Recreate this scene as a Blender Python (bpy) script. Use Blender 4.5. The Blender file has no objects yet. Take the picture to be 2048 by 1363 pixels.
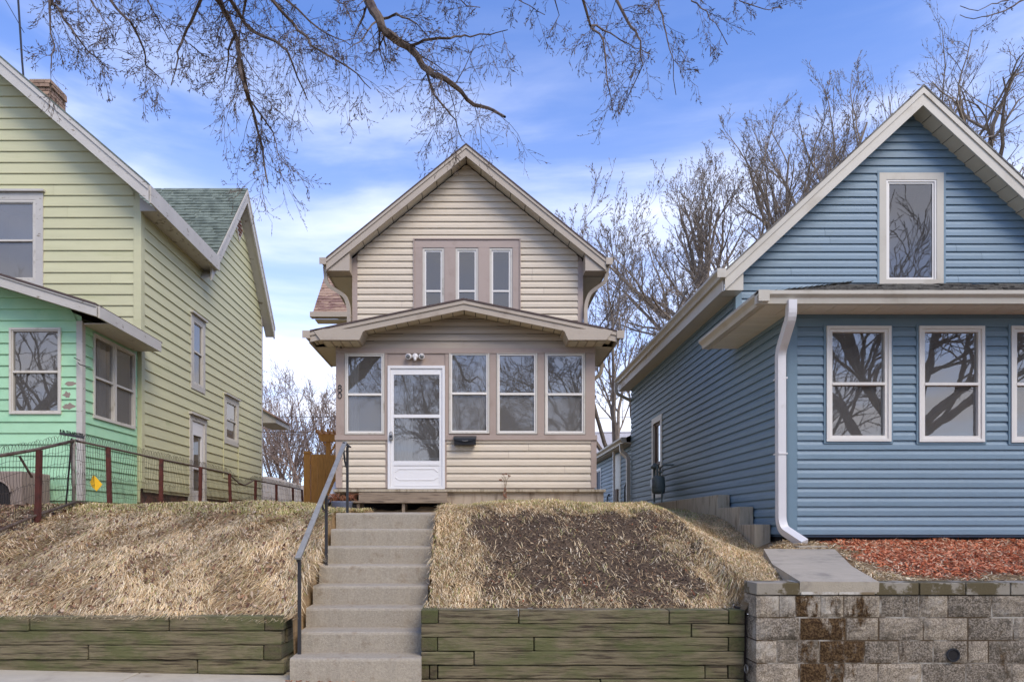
import bpy, math, random
import numpy as np
from mathutils import Vector, Matrix, noise as mnoise
C = bpy.context.scene
COL = C.collection
R = math.radians
# ------------------------------------------------------------------ camera
F = 1380.0; VX = 955.0; HY = 1054.0; CAMH = 1.33
cd = bpy.data.cameras.new('camera'); cam = bpy.data.objects.new('camera', cd); COL.objects.link(cam)
cam.location = (0, 0, CAMH); cam.rotation_euler = (R(90), 0, 0)
cd.sensor_width = 36; cd.lens = F/2048*36
cd.shift_x = (1024-VX)/2048; cd.shift_y = (HY-681.5)/2048
cd.clip_start = 0.05; cd.clip_end = 3000
C.camera = cam
# ------------------------------------------------------------------ sky, sun, exposure
SUN = Vector((0.42, -0.62, 0.80)).normalized()
w = bpy.data.worlds.new('World'); C.world = w; w.use_nodes = True
nt = w.node_tree; N = nt.nodes; L = nt.links; N.clear()
def nn(t, **k):
    n = N.new(t)
    for a, b in k.items(): setattr(n, a, b)
    return n
out = nn('ShaderNodeOutputWorld'); bg = nn('ShaderNodeBackground'); bg.inputs[1].default_value = 0.15
L.new(bg.outputs[0], out.inputs[0])
sky = nn('ShaderNodeTexSky', sky_type='NISHITA'); sky.sun_disc = False
sky.sun_elevation = math.asin(SUN.z); sky.sun_rotation = math.atan2(SUN.x, SUN.y)
sky.altitude = 200; sky.air_density = 1.0; sky.dust_density = 0.6; sky.ozone_density = 2.5
tint = nn('ShaderNodeMix', data_type='RGBA', blend_type='MULTIPLY'); tint.inputs[0].default_value = 1
L.new(sky.outputs[0], tint.inputs[6]); tint.inputs[7].default_value = (0.62, 0.73, 1.02, 1)
tc = nn('ShaderNodeTexCoord')
sep = nn('ShaderNodeSeparateXYZ'); L.new(tc.outputs['Generated'], sep.inputs[0])
def cloud(sx, sy, sz, scale, det, rough, lo, hi, seed):
    mp = nn('ShaderNodeMapping'); L.new(tc.outputs['Generated'], mp.inputs[0])
    mp.inputs['Scale'].default_value = (sx, sy, sz); mp.inputs['Location'].default_value = (seed, seed*.7, seed*.3)
    mp.inputs['Rotation'].default_value = (0, R(4), 0)
    no = nn('ShaderNodeTexNoise'); L.new(mp.outputs[0], no.inputs['Vector'])
    no.inputs['Scale'].default_value = scale; no.inputs['Detail'].default_value = det
    no.inputs['Roughness'].default_value = rough; no.inputs['Distortion'].default_value = .35
    mr = nn('ShaderNodeMapRange', interpolation_type='SMOOTHSTEP'); L.new(no.outputs[0], mr.inputs[0])
    mr.inputs[1].default_value = lo; mr.inputs[2].default_value = hi
    return mr.outputs[0]
def mth(op, a, b=None, clamp=False):
    n = nn('ShaderNodeMath', operation=op); n.use_clamp = clamp
    for i, v in enumerate((a, b)):
        if v is None: continue
        if isinstance(v, (int, float)): n.inputs[i].default_value = v
        else: L.new(v, n.inputs[i])
    return n.outputs[0]
c1 = cloud(1.0, 1.0, 4.6, 1.7, 7, .55, .40, .68, 5.3)
c2 = cloud(1.2, 1.2, 7.0, 2.0, 6, .52, .42, .74, 8.4)
band = nn('ShaderNodeMapRange', interpolation_type='SMOOTHSTEP'); L.new(sep.outputs[2], band.inputs[0])
band.inputs[1].default_value = .62; band.inputs[2].default_value = .42   # clouds thin out high up
base = mth('ADD', mth('MULTIPLY', c1, .66), mth('MULTIPLY', c2, .30))
bandv = mth('ADD', mth('MULTIPLY', band.outputs[0], .86), .06)
cm = mth('MULTIPLY', base, bandv, True)
veil = nn('ShaderNodeMapRange', interpolation_type='SMOOTHSTEP'); L.new(sep.outputs[2], veil.inputs[0])
veil.inputs[1].default_value = .60; veil.inputs[2].default_value = .15; veil.inputs[4].default_value = .42
cm = mth('ADD', cm, mth('MULTIPLY', veil.outputs[0], .9), True)
mix = nn('ShaderNodeMix', data_type='RGBA'); L.new(cm, mix.inputs[0]); L.new(tint.outputs[2], mix.inputs[6])
mix.inputs[7].default_value = (4.3, 4.5, 5.25, 1)
L.new(mix.outputs[2], bg.inputs[0])
sd = bpy.data.lights.new('sun', 'SUN'); sd.energy = 1.5; sd.angle = R(32); sd.color = (1, .90, .76)
so = bpy.data.objects.new('sun', sd); COL.objects.link(so)
so.rotation_euler = (-SUN).to_track_quat('-Z', 'Y').to_euler(); so.location = (5, -5, 20)
C.view_settings.view_transform = 'Standard'; C.view_settings.look = 'None'
C.view_settings.gamma = 1; C.view_settings.exposure = 1.0; C.view_settings.use_curve_mapping = False
C.render.engine = 'CYCLES'
C.cycles.max_bounces = 6; C.cycles.diffuse_bounces = 3; C.cycles.glossy_bounces = 3
C.cycles.transparent_max_bounces = 10; C.cycles.caustics_reflective = False; C.cycles.caustics_refractive = False
# ------------------------------------------------------------------ helpers
def P(px, py, Z):
    return Vector(((px-VX)/F*Z, Z, CAMH-(py-HY)/F*Z))
def lin(c):
    return tuple((v/255/12.92 if v/255 <= .04045 else ((v/255+.055)/1.055)**2.4) for v in c)
def tag(o, label=None, cat=None, group=None, kind=None):
    if label: o['label'] = label
    if cat: o['category'] = cat
    if group: o['group'] = group
    if kind: o['kind'] = kind
    return o
def empty(name, loc, label, cat, group=None):
    o = bpy.data.objects.new(name, None); COL.objects.link(o); o.location = loc; o.empty_display_size = .2
    bpy.context.view_layer.update()
    return tag(o, label, cat, group)
class MB:
    def __init__(s): s.v = []; s.f = []
    def add(s, vs, fs):
        b = len(s.v); s.v += [tuple(p) for p in vs]; s.f += [tuple(i+b for i in f) for f in fs]; return s
    def box(s, x0, y0, z0, x1, y1, z1):
        return s.add([(x0,y0,z0),(x1,y0,z0),(x1,y1,z0),(x0,y1,z0),(x0,y0,z1),(x1,y0,z1),(x1,y1,z1),(x0,y1,z1)],
            [(0,3,2,1),(4,5,6,7),(0,1,5,4),(1,2,6,5),(2,3,7,6),(3,0,4,7)])
    def fbox(s, fr, u0, v0, o0, u1, v1, o1):
        pts = [fr(u, v, o) for o in (o0, o1) for u, v in ((u0,v0),(u1,v0),(u1,v1),(u0,v1))]
        return s.add(pts, [(0,3,2,1),(4,5,6,7),(0,1,5,4),(1,2,6,5),(2,3,7,6),(3,0,4,7)])
    def ring(s, fr, u0, v0, u1, v1, w, o0, o1, wb=None, wt=None):
        wb = w if wb is None else wb; wt = w if wt is None else wt
        O = [(u0,v0),(u1,v0),(u1,v1),(u0,v1)]; I = [(u0+w,v0+wb),(u1-w,v0+wb),(u1-w,v1-wt),(u0+w,v1-wt)]
        pts = [fr(*p, o1) for p in O]+[fr(*p, o1) for p in I]+[fr(*p, o0) for p in O]+[fr(*p, o0) for p in I]
        fs = []
        for i in range(4):
            j = (i+1) % 4
            fs += [(i,j,4+j,4+i),(8+i,12+i,12+j,8+j),(i,8+i,8+j,j),(4+i,4+j,12+j,12+i)]
        return s.add(pts, fs)
    def prism(s, fr, poly, o0, o1):
        n = len(poly)
        pts = [fr(u, v, o0) for u, v in poly]+[fr(u, v, o1) for u, v in poly]
        return s.add(pts, [tuple(range(n))[::-1], tuple(range(n, 2*n))]+[(i,(i+1)%n,n+(i+1)%n,n+i) for i in range(n)])
    def bar(s, a, b, w, h, up=(0,0,1)):
        a = Vector(a); b = Vector(b); d = (b-a).normalized(); up = Vector(up)
        if abs(d.dot(up)) > .98: up = Vector((0,1,0))
        x = d.cross(up).normalized()*w/2; y = x.cross(d).normalized()*h/2
        pts = [c+sx*x+sy*y for c in (a, b) for sx, sy in ((-1,-1),(1,-1),(1,1),(-1,1))]
        return s.add(pts, [(0,3,2,1),(4,5,6,7),(0,1,5,4),(1,2,6,5),(2,3,7,6),(3,0,4,7)])
    def tube(s, pts, r, k=6, cap=True, flat=1.0, up=(0,0,1)):
        pts = [Vector(p) for p in pts]; n = len(pts)
        rr = r if isinstance(r, (list, tuple)) else [r]*n
        b = len(s.v); prev = None
        for i, p in enumerate(pts):
            d = (pts[min(i+1,n-1)]-pts[max(i-1,0)])
            d = d.normalized() if d.length > 1e-9 else Vector((0,0,1))
            if prev is None:
                u = Vector(up)
                if abs(d.dot(u)) > .95: u = Vector((0,1,0))
                x = d.cross(u).normalized()
            else:
                x = (prev-d*prev.dot(d)).normalized()
            prev = x; y = x.cross(d)
            for j in range(k):
                a = 2*math.pi*j/k+(math.pi/k if k == 4 else 0)
                q = p+x*(math.cos(a)*rr[i])+y*(math.sin(a)*rr[i]*flat)
                s.v.append(tuple(q))
        for i in range(n-1):
            for j in range(k):
                s.f.append((b+i*k+j, b+i*k+(j+1)%k, b+(i+1)*k+(j+1)%k, b+(i+1)*k+j))
        if cap:
            s.f.append(tuple(b+j for j in range(k))[::-1]); s.f.append(tuple(b+(n-1)*k+j for j in range(k)))
        return s
    def lathe(s, c, prof, k=12):
        b = len(s.v)
        for r, z in prof:
            for j in range(k):
                a = 2*math.pi*j/k; s.v.append((c[0]+math.cos(a)*r, c[1]+math.sin(a)*r, c[2]+z))
        for i in range(len(prof)-1):
            for j in range(k): s.f.append((b+i*k+j, b+i*k+(j+1)%k, b+(i+1)*k+(j+1)%k, b+(i+1)*k+j))
        s.f.append(tuple(b+j for j in range(k))[::-1]); s.f.append(tuple(b+(len(prof)-1)*k+j for j in range(k)))
        return s
    def build(s, name, mat, parent=None, smooth=False, bevel=0, kind=None):
        me = bpy.data.meshes.new(name); me.from_pydata(s.v, [], s.f); me.materials.append(mat)
        if smooth: me.polygons.foreach_set('use_smooth', [True]*len(me.polygons))
        o = bpy.data.objects.new(name, me); COL.objects.link(o)
        if parent is not None:
            o.parent = parent; o.matrix_parent_inverse = pinv(parent)
        if bevel:
            m = o.modifiers.new('edge', 'BEVEL'); m.width = bevel; m.segments = 2; m.limit_method = 'ANGLE'
        if kind: o['kind'] = kind
        return o
def wm(o):
    m = Matrix.LocRotScale(o.location, o.rotation_euler, o.scale)
    return (wm(o.parent) @ o.matrix_parent_inverse @ m) if o.parent else m
def pinv(p): return wm(p).inverted()
def npmesh(name, V, Fq, mat, cols=None, parent=None, k=3):
    """V (n,3) floats, Fq (m,k) ints -> mesh object, fast"""
    me = bpy.data.meshes.new(name); me.vertices.add(len(V)); me.vertices.foreach_set('co', np.asarray(V, dtype=np.float32).ravel())
    m = len(Fq); me.loops.add(m*k); me.loops.foreach_set('vertex_index', np.asarray(Fq, dtype=np.int32).ravel())
    me.polygons.add(m); me.polygons.foreach_set('loop_start', np.arange(0, m*k, k, dtype=np.int32))
    me.update(calc_edges=True)
    if cols is not None:
        a = me.color_attributes.new('Col', 'FLOAT_COLOR', 'POINT')
        c4 = np.ones((len(V), 4), dtype=np.float32); c4[:, :3] = cols; a.data.foreach_set('color', c4.ravel())
    me.materials.append(mat)
    o = bpy.data.objects.new(name, me); COL.objects.link(o)
    if parent is not None: o.parent = parent; o.matrix_parent_inverse = pinv(parent)
    return o
# wall frames: (u, v, o) -> world ; o = distance out of the wall
def front(Y): return lambda u, v, o: (u, Y-o, v)          # faces the street
def faceW(X): return lambda u, v, o: (X-o, u, v)          # faces -x, u runs with depth
def faceE(X): return lambda u, v, o: (X+o, u, v)          # faces +x
# ------------------------------------------------------------------ materials
def mat(name, rgb, rough=.6, var=.08, vscale=6.0, bump=0.0, bscale=60.0, stretch=(1,1,1), dark=None, dthr=(.5,.7), dscale=2.0, dstretch=None,
        spec=.5, metal=0, objvar=.04, coord='Object', coat=0):
    m = bpy.data.materials.new(name); m.use_nodes = True; t = m.node_tree; ns = t.nodes; ls = t.links
    b = ns['Principled BSDF']; b.inputs['Roughness'].default_value = rough; b.inputs['Metallic'].default_value = metal
    b.inputs['Specular IOR Level'].default_value = spec
    col = lin(rgb) if max(rgb) > 1 else rgb
    tcn = ns.new('ShaderNodeTexCoord'); mp = ns.new('ShaderNodeMapping'); mp.inputs['Scale'].default_value = stretch
    ls.new(tcn.outputs[coord], mp.inputs[0])
    oi = ns.new('ShaderNodeObjectInfo')
    off = ns.new('ShaderNodeVectorMath'); off.operation = 'SCALE'; off.inputs[0].default_value = (7.3, 3.1, 5.7); ls.new(oi.outputs['Random'], off.inputs['Scale'])
    ad = ns.new('ShaderNodeVectorMath'); ad.operation = 'ADD'; ls.new(mp.outputs[0], ad.inputs[0]); ls.new(off.outputs[0], ad.inputs[1])
    no = ns.new('ShaderNodeTexNoise'); no.inputs['Scale'].default_value = vscale; no.inputs['Detail'].default_value = 6; no.inputs['Roughness'].default_value = .6
    ls.new(ad.outputs[0], no.inputs['Vector'])
    mr = ns.new('ShaderNodeMapRange'); ls.new(no.outputs[0], mr.inputs[0]); mr.inputs[1].default_value = .25; mr.inputs[2].default_value = .75
    mr.inputs[3].default_value = 1-var; mr.inputs[4].default_value = 1+var
    ov = ns.new('ShaderNodeMapRange'); ls.new(oi.outputs['Random'], ov.inputs[0]); ov.inputs[3].default_value = 1-objvar; ov.inputs[4].default_value = 1+objvar
    mu = ns.new('ShaderNodeMath'); mu.operation = 'MULTIPLY'; ls.new(mr.outputs[0], mu.inputs[0]); ls.new(ov.outputs[0], mu.inputs[1])
    sc = ns.new('ShaderNodeVectorMath'); sc.operation = 'SCALE'; sc.inputs[0].default_value = col; ls.new(mu.outputs[0], sc.inputs['Scale'])
    last = sc.outputs[0]
    if dark is not None:
        mp2 = ns.new('ShaderNodeMapping'); mp2.inputs['Scale'].default_value = dstretch or stretch; ls.new(tcn.outputs[coord], mp2.inputs[0])
        ad2 = ns.new('ShaderNodeVectorMath'); ad2.operation = 'ADD'; ls.new(mp2.outputs[0], ad2.inputs[0]); ls.new(off.outputs[0], ad2.inputs[1])
        n2 = ns.new('ShaderNodeTexNoise'); n2.inputs['Scale'].default_value = dscale; n2.inputs['Detail'].default_value = 7; n2.inputs['Roughness'].default_value = .65
        ls.new(ad2.outputs[0], n2.inputs['Vector'])
        r2 = ns.new('ShaderNodeMapRange'); r2.interpolation_type = 'SMOOTHSTEP'; ls.new(n2.outputs[0], r2.inputs[0]); r2.inputs[1].default_value = dthr[0]; r2.inputs[2].default_value = dthr[1]
        mx = ns.new('ShaderNodeMix'); mx.data_type = 'RGBA'; ls.new(r2.outputs[0], mx.inputs[0]); ls.new(last, mx.inputs[6])
        dc = lin(dark) if max(dark) > 1 else dark
        mx.inputs[7].default_value = (*dc, 1); last = mx.outputs[2]
    ls.new(last, b.inputs['Base Color'])
    if bump:
        n3 = ns.new('ShaderNodeTexNoise'); n3.inputs['Scale'].default_value = bscale; n3.inputs['Detail'].default_value = 5; ls.new(ad.outputs[0], n3.inputs['Vector'])
        bp = ns.new('ShaderNodeBump'); bp.inputs['Strength'].default_value = bump; bp.inputs['Distance'].default_value = .01
        ls.new(n3.outputs[0], bp.inputs['Height']); ls.new(bp.outputs[0], b.inputs['Normal'])
    return m
M = {}
M['cream'] = mat('cream_vinyl', (208,193,168), .55, .05, 3, .25, 30, (.6,.6,8), dark=(188,174,150), dthr=(.52,.82), dscale=1.3, dstretch=(1,1,3))
M['tan'] = mat('tan_trim', (168,149,134), .5, .05, 2, .12, 40, dark=(146,127,112), dthr=(.5,.8), dscale=2)
M['tan2'] = mat('taupe_fascia', (176,162,142), .5, .05, 2, .1, 40, dark=(150,134,114), dthr=(.5,.8), dscale=2)
M['tansid'] = mat('taupe_gable_siding', (178,163,143), .55, .05, 3, .2, 30, (.6,.6,8))
M['void'] = mat('soil_fill', (62,50,40), .95, .2, 10)
M['blue'] = mat('blue_vinyl', (118,140,152), .5, .05, 3, .25, 30, (.6,.6,8), dark=(104,128,140), dthr=(.5,.8), dscale=1.3)
M['bluetrim'] = mat('blue_corner_trim', (110,134,146), .5, .05, 3, .1, 40)
M['green'] = mat('pale_green_siding', (198,194,152), .6, .05, 2, .2, 40, (.6,.6,4), dark=(172,174,124), dthr=(.55,.85), dscale=.9)
M['mint'] = mat('mint_paint', (166,209,166), .55, .06, 2, .25, 30, dark=(140,195,152), dthr=(.5,.8), dscale=1.6)
M['mintworn'] = mat('mint_paint_peeling', (166,209,166), .6, .06, 2, .3, 30, dark=(150,138,122), dthr=(.52,.535), dscale=5)
M['white'] = mat('white_paint', (222,218,213), .4, .04, 3, .08, 40, dark=(196,190,180), dthr=(.55,.8), dscale=3)
M['offwhite'] = mat('aged_white_paint', (200,193,178), .5, .06, 3, .15, 40, dark=(160,150,130), dthr=(.52,.75), dscale=3)
M['oldwhite'] = mat('peeling_white_paint', (190,184,172), .6, .08, 3, .3, 40, dark=(132,120,102), dthr=(.60,.66), dscale=5, dstretch=(1,1,2))
M['beige'] = mat('almond_aluminium', (196,188,170), .42, .04, 2, .05, 40, dark=(172,161,140), dthr=(.5,.8), dscale=1.5)
M['soffit'] = mat('almond_soffit', (206,194,170), .5, .05, 2, .1, 40)
M['soffitw'] = mat('white_soffit', (220,212,194), .5, .05, 2, .1, 40)
M['winwhite'] = mat('white_window_vinyl', (226,220,208), .35, .02, 3)
M['dooralu'] = mat('white_door_paint', (228,225,220), .35, .02, 3)
M['dark'] = mat('dark_void', (30,26,24), .9, .1)  # near-black colour stands in for shade in gaps, openings and recesses
M['room'] = mat('dim_room_plaster', (150,143,132), .9, .15, 1.5)
M['curtain'] = mat('sheer_curtain', (198,192,180), .9, .12, 8, stretch=(6,1,.6))
M['blackmetal'] = mat('black_painted_steel', (44,42,42), .45, .1, 5, .1, 40)
M['galv'] = mat('weathered_steel', (144,141,132), .45, .15, 6, .1, 60, dark=(120,114,104), dthr=(.5,.75), dscale=7, metal=.1)
M['postgrey'] = mat('weathered_post_steel', (120,112,100), .6, .15, 6, .1, 60, dark=(84,70,58), dthr=(.45,.65), dscale=7)
M['rust'] = mat('rusty_red_steel', (86,40,30), .8, .25, 9, .3, 60, dark=(62,34,26), dthr=(.5,.7), dscale=8)
M['railpipe'] = mat('weathered_pipe', (96,82,68), .7, .2, 9, .3, 60, dark=(70,44,32), dthr=(.5,.65), dscale=10)
M['wire'] = mat('rusty_wire', (62,52,44), .8, .2, 9)
M['shgreen'] = mat('green_shingle', (112,120,106), .9, .3, 40, .5, 120, objvar=.1, dark=(90,98,86), dthr=(.45,.6), dscale=3.5)
M['shred'] = mat('red_brown_shingle', (164,136,114), .9, .25, 40, .5, 120, dark=(128,98,86), dthr=(.48,.56), dscale=2.6, dstretch=(1,2.5,2.5))
M['shgrey'] = mat('grey_shingle', (124,120,110), .9, .3, 40, .5, 120, dark=(84,80,74), dthr=(.45,.6), dscale=4)
M['shdark'] = mat('dark_shingle_edge', (86,72,66), .9, .2, 30, .4, 90)
M['brick'] = mat('chimney_brick', (156,128,106), .85, .25, 30, .5, 80, objvar=.2, dark=(120,94,78), dthr=(.5,.65), dscale=9)
M['mortar'] = mat('lime_mortar', (168,158,142), .9, .15, 20, .4, 80)
M['found'] = mat('stained_foundation', (172,156,134), .85, .12, 4, .5, 60, dark=(116,98,78), dthr=(.45,.75), dscale=3, dstretch=(3,3,.5))
M['foundred'] = mat('dark_brick_foundation', (104,66,50), .9, .3, 14, .5, 60, dark=(52,40,32), dthr=(.45,.6), dscale=7)
M['concrete'] = mat('step_concrete', (162,151,132), .88, .22, 55, .7, 130, dark=(130,112,90), dthr=(.53,.80), dscale=9)
M['concwalk'] = mat('sidewalk_concrete', (184,174,154), .88, .1, 6, .6, 110, dark=(142,128,112), dthr=(.5,.75), dscale=2)
M['concwall'] = mat('board_marked_concrete', (184,170,144), .9, .12, 7, .7, 70, (6,6,1), dark=(124,108,84), dthr=(.48,.72), dscale=3, dstretch=(5,5,.6))
M['slabc'] = mat('landing_slab_concrete', (178,165,143), .88, .1, 6, .6, 80, dark=(128,120,106), dthr=(.48,.75), dscale=2.5)
M['cedar'] = mat('cedar_boards', (204,146,72), .65, .18, 8, .3, 40, (5,5,.5), dark=(160,100,44), dthr=(.55,.7), dscale=5)
M['greywood'] = mat('grey_weathered_wood', (142,124,102), .8, .2, 10, .4, 60, (.6,6,6), dark=(84,68,54), dthr=(.5,.7), dscale=4)
M['plasticblack'] = mat('black_plastic', (34,34,36), .35, .05, 4)
M['lockgrey'] = mat('grey_zinc', (130,128,124), .35, .1, 4, metal=.6)
M['meter'] = mat('grey_green_meter_paint', (104,116,110), .5, .1, 8, dark=(80,90,86), dthr=(.5,.7), dscale=6)
M['bluegrey'] = mat('blue_grey_glazed_pot', (112,118,134), .4, .1, 6)
M['yellow'] = mat('yellow_plastic', (240,186,14), .5, .1, 6)
M['greybox'] = mat('grey_plastic_box', (140,124,110), .7, .08, 5, .1)
M['copper'] = mat('blue_vinyl_shade', (72,90,108), .6, .05)  # blue darkened as painted shade for the sheet behind the siding boards
M['fencew'] = mat('far_white_vinyl', (188,180,172), .6, .08, 4)
M['bark'] = mat('grey_brown_bark', (138,124,108), .9, .25, 12, .6, 40, (1,1,.3), dark=(108,95,82), dthr=(.45,.65), dscale=8)
M['barkdark'] = mat('dark_brown_bark', (112,96,82), .9, .25, 12, .6, 40, dark=(70,54,44), dthr=(.45,.65), dscale=8)
M['barkfar'] = mat('pale_twiggy_bark', (156,134,118), .9, .2, 6, dark=(98,80,70), dthr=(.45,.65), dscale=4)
def vcmat(name, rough=.9, spec=.15, trans=0):
    m = bpy.data.materials.new(name); m.use_nodes = True; t = m.node_tree; b = t.nodes['Principled BSDF']
    a = t.nodes.new('ShaderNodeVertexColor'); a.layer_name = 'Col'; t.links.new(a.outputs[0], b.inputs['Base Color'])
    b.inputs['Roughness'].default_value = rough; b.inputs['Specular IOR Level'].default_value = spec
    return m
M['straw'] = vcmat('dry_grass_blades'); M['chips'] = vcmat('wood_chips'); M['debris'] = vcmat('dry_leaf_litter')
def glassmat(name, refl=.16, tintc=(.80,.82,.82), rough=.012, haze=.20):
    m = bpy.data.materials.new(name); m.use_nodes = True; t = m.node_tree; ns = t.nodes; ls = t.links; ns.clear()
    o = ns.new('ShaderNodeOutputMaterial'); mx = ns.new('ShaderNodeMixShader'); tr = ns.new('ShaderNodeBsdfTransparent'); gl = ns.new('ShaderNodeBsdfGlossy')
    gl.inputs['Roughness'].default_value = rough; gl.inputs['Color'].default_value = (1,.95,.88,1); tr.inputs['Color'].default_value = (*tintc, 1)
    fr = ns.new('ShaderNodeFresnel'); fr.inputs[0].default_value = 1.5
    ma = ns.new('ShaderNodeMath'); ma.operation = 'ADD'; ma.use_clamp = True; ls.new(fr.outputs[0], ma.inputs[0]); ma.inputs[1].default_value = refl
    no = ns.new('ShaderNodeTexNoise'); no.inputs['Scale'].default_value = 1.6; no.inputs['Detail'].default_value = 1.5
    tcn = ns.new('ShaderNodeTexCoord'); ls.new(tcn.outputs['Object'], no.inputs['Vector'])
    bp = ns.new('ShaderNodeBump'); bp.inputs['Strength'].default_value = .12; bp.inputs['Distance'].default_value = .02; ls.new(no.outputs[0], bp.inputs['Height'])
    ls.new(bp.outputs[0], gl.inputs['Normal'])
    ls.new(ma.outputs[0], mx.inputs[0]); ls.new(tr.outputs[0], mx.inputs[1]); ls.new(gl.outputs[0], mx.inputs[2]); df = ns.new('ShaderNodeBsdfDiffuse'); df.inputs['Color'].default_value = (.36,.34,.31,1); m2 = ns.new('ShaderNodeMixShader'); m2.inputs[0].default_value = haze; ls.new(mx.outputs[0], m2.inputs[1]); ls.new(df.outputs[0], m2.inputs[2]); ls.new(m2.outputs[0], o.inputs[0])  # grey diffuse haze mixed in to paint the panes paler
    return m
M['glassdark'] = glassmat('clear_dark_glass', .09, (.7,.7,.7), .012, .09); M['glass'] = glassmat('window_glass'); M['glassdull'] = glassmat('screened_glass', .10, (.62,.62,.60), .03, .32)
# ------------------------------------------------------------------ siding made of single boards
DUTCH = [(0,0),(0,.027),(.50,.024),(.80,.008),(1,.003)]
LAP = [(0,0),(0,.024),(1,.003)]
def siding(fr, vlo, vhi, pitch, Lf, Rf, holes, prof, m, parent, name='siding_board', phase=0.0, joints=3.7):
    """one object per course (and per piece of a course where an opening cuts it)"""
    k = 0; v = vlo-phase
    while v < vhi-1e-4:
        v0, v1 = v, v+pitch; v += pitch
        lo, hi = max(v0, vlo), min(v1, vhi)
        if hi-lo < .004: continue
        k += 1; jr = random.Random(int(lo*1000)+len(parent.name)*7); holes_ = list(holes)
        if joints:
            la, ra = Lf((lo+hi)/2), Rf((lo+hi)/2); q = la-jr.uniform(0, joints)
            while q < ra:
                if q > la+.4 and q < ra-.4 and not any(H[0]-.15 < q < H[1]+.15 for H in holes): holes_.append((q, q+.004, v0-.01, v1+.01))
                q += joints
        bp = [(v0+t*pitch, o) for t, o in prof]
        def oat(z):
            for (a, oa), (b_, ob) in zip(bp, bp[1:]):
                if b_ > a and a-1e-9 <= z <= b_+1e-9: return oa+(ob-oa)*(z-a)/(b_-a)
            return bp[-1][1]
        zs = sorted({round(z, 5) for z in [lo, hi]+[z for z, _ in bp if lo < z < hi]+[h for H in holes_ for h in (H[2], H[3]) if lo < h < hi]})
        cells = []
        for a, b_ in zip(zs, zs[1:]):
            if b_-a < 1e-4: continue
            mid = (a+b_)/2
            iv = [(None, None)]
            segs = [[('L',), ('R',)]]
            cuts = sorted((H[0], H[1]) for H in holes_ if H[2] < mid < H[3])
            l, r = Lf(mid), Rf(mid)
            if r-l < .01: continue
            cur = 'L'; cv = l
            for h0, h1 in cuts:
                if h1 <= cv: continue
                if h0 >= r: break
                if h0 > cv+.002: cells.append((a, b_, cur, h0, cv, h0))
                cur = h1; cv = h1
            if cv < r-.002: cells.append((a, b_, cur, 'R', cv, r))
        groups = []
        for c in cells:
            hit = [g for g in groups if any((abs(c[0]-d[1]) < 1e-5) and min(c[5], d[5])-max(c[4], d[4]) > .01 for d in g)]
            ng = [c]
            for g in hit: ng = g+ng; groups.remove(g)
            groups.append(ng)
        for g in groups:
            mb = MB()
            for a, b_, lk, rk, _, _ in g:
                l0, l1 = (Lf(a), Lf(b_)) if lk == 'L' else (lk, lk)
                r0, r1 = (Rf(a), Rf(b_)) if rk == 'R' else (rk, rk)
                if r0 < l0 or r1 < l1:
                    r1 = max(r1, l1+.001); r0 = max(r0, l0+.001)
                oa, ob = oat(a+1e-6), oat(b_-1e-6)
                vs = [fr(l0,a,oa), fr(r0,a,oa), fr(r1,b_,ob), fr(l1,b_,ob)]
                fs = [(0,1,2,3)]
                if abs(a-lo) < 1e-6:
                    vs += [fr(l0,a,0), fr(r0,a,0)]; fs.append((4,5,1,0))
                mb.add(vs, fs)
            mb.build(name, m, parent)
def wall_sheet(fr, vlo, vhi, Lf, Rf, holes, m, parent, step=.25, o=-.002, name='wall'):
    mb = MB(); zs = sorted({round(z,5) for z in list(np.arange(vlo, vhi, step))+[vlo, vhi]+[h for H in holes for h in H[2:] if vlo < h < vhi]})
    for a, b_ in zip(zs, zs[1:]):
        mid = (a+b_)/2; cv = None; cur = 'L'
        cuts = sorted((H[0], H[1]) for H in holes if H[2] < mid < H[3])
        for h0, h1 in cuts+[('R', 'R')]:
            l = (Lf(a), Lf(b_)) if cur == 'L' else (cur, cur); r = (Rf(a), Rf(b_)) if h0 == 'R' else (h0, h0)
            if r[0] > l[0] and r[1] >= l[1]-1e-6: mb.add([fr(l[0],a,o), fr(r[0],a,o), fr(r[1],b_,o), fr(l[1],b_,o)], [(0,1,2,3)])
            cur = h1
    return mb.build(name, m, parent)
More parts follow.
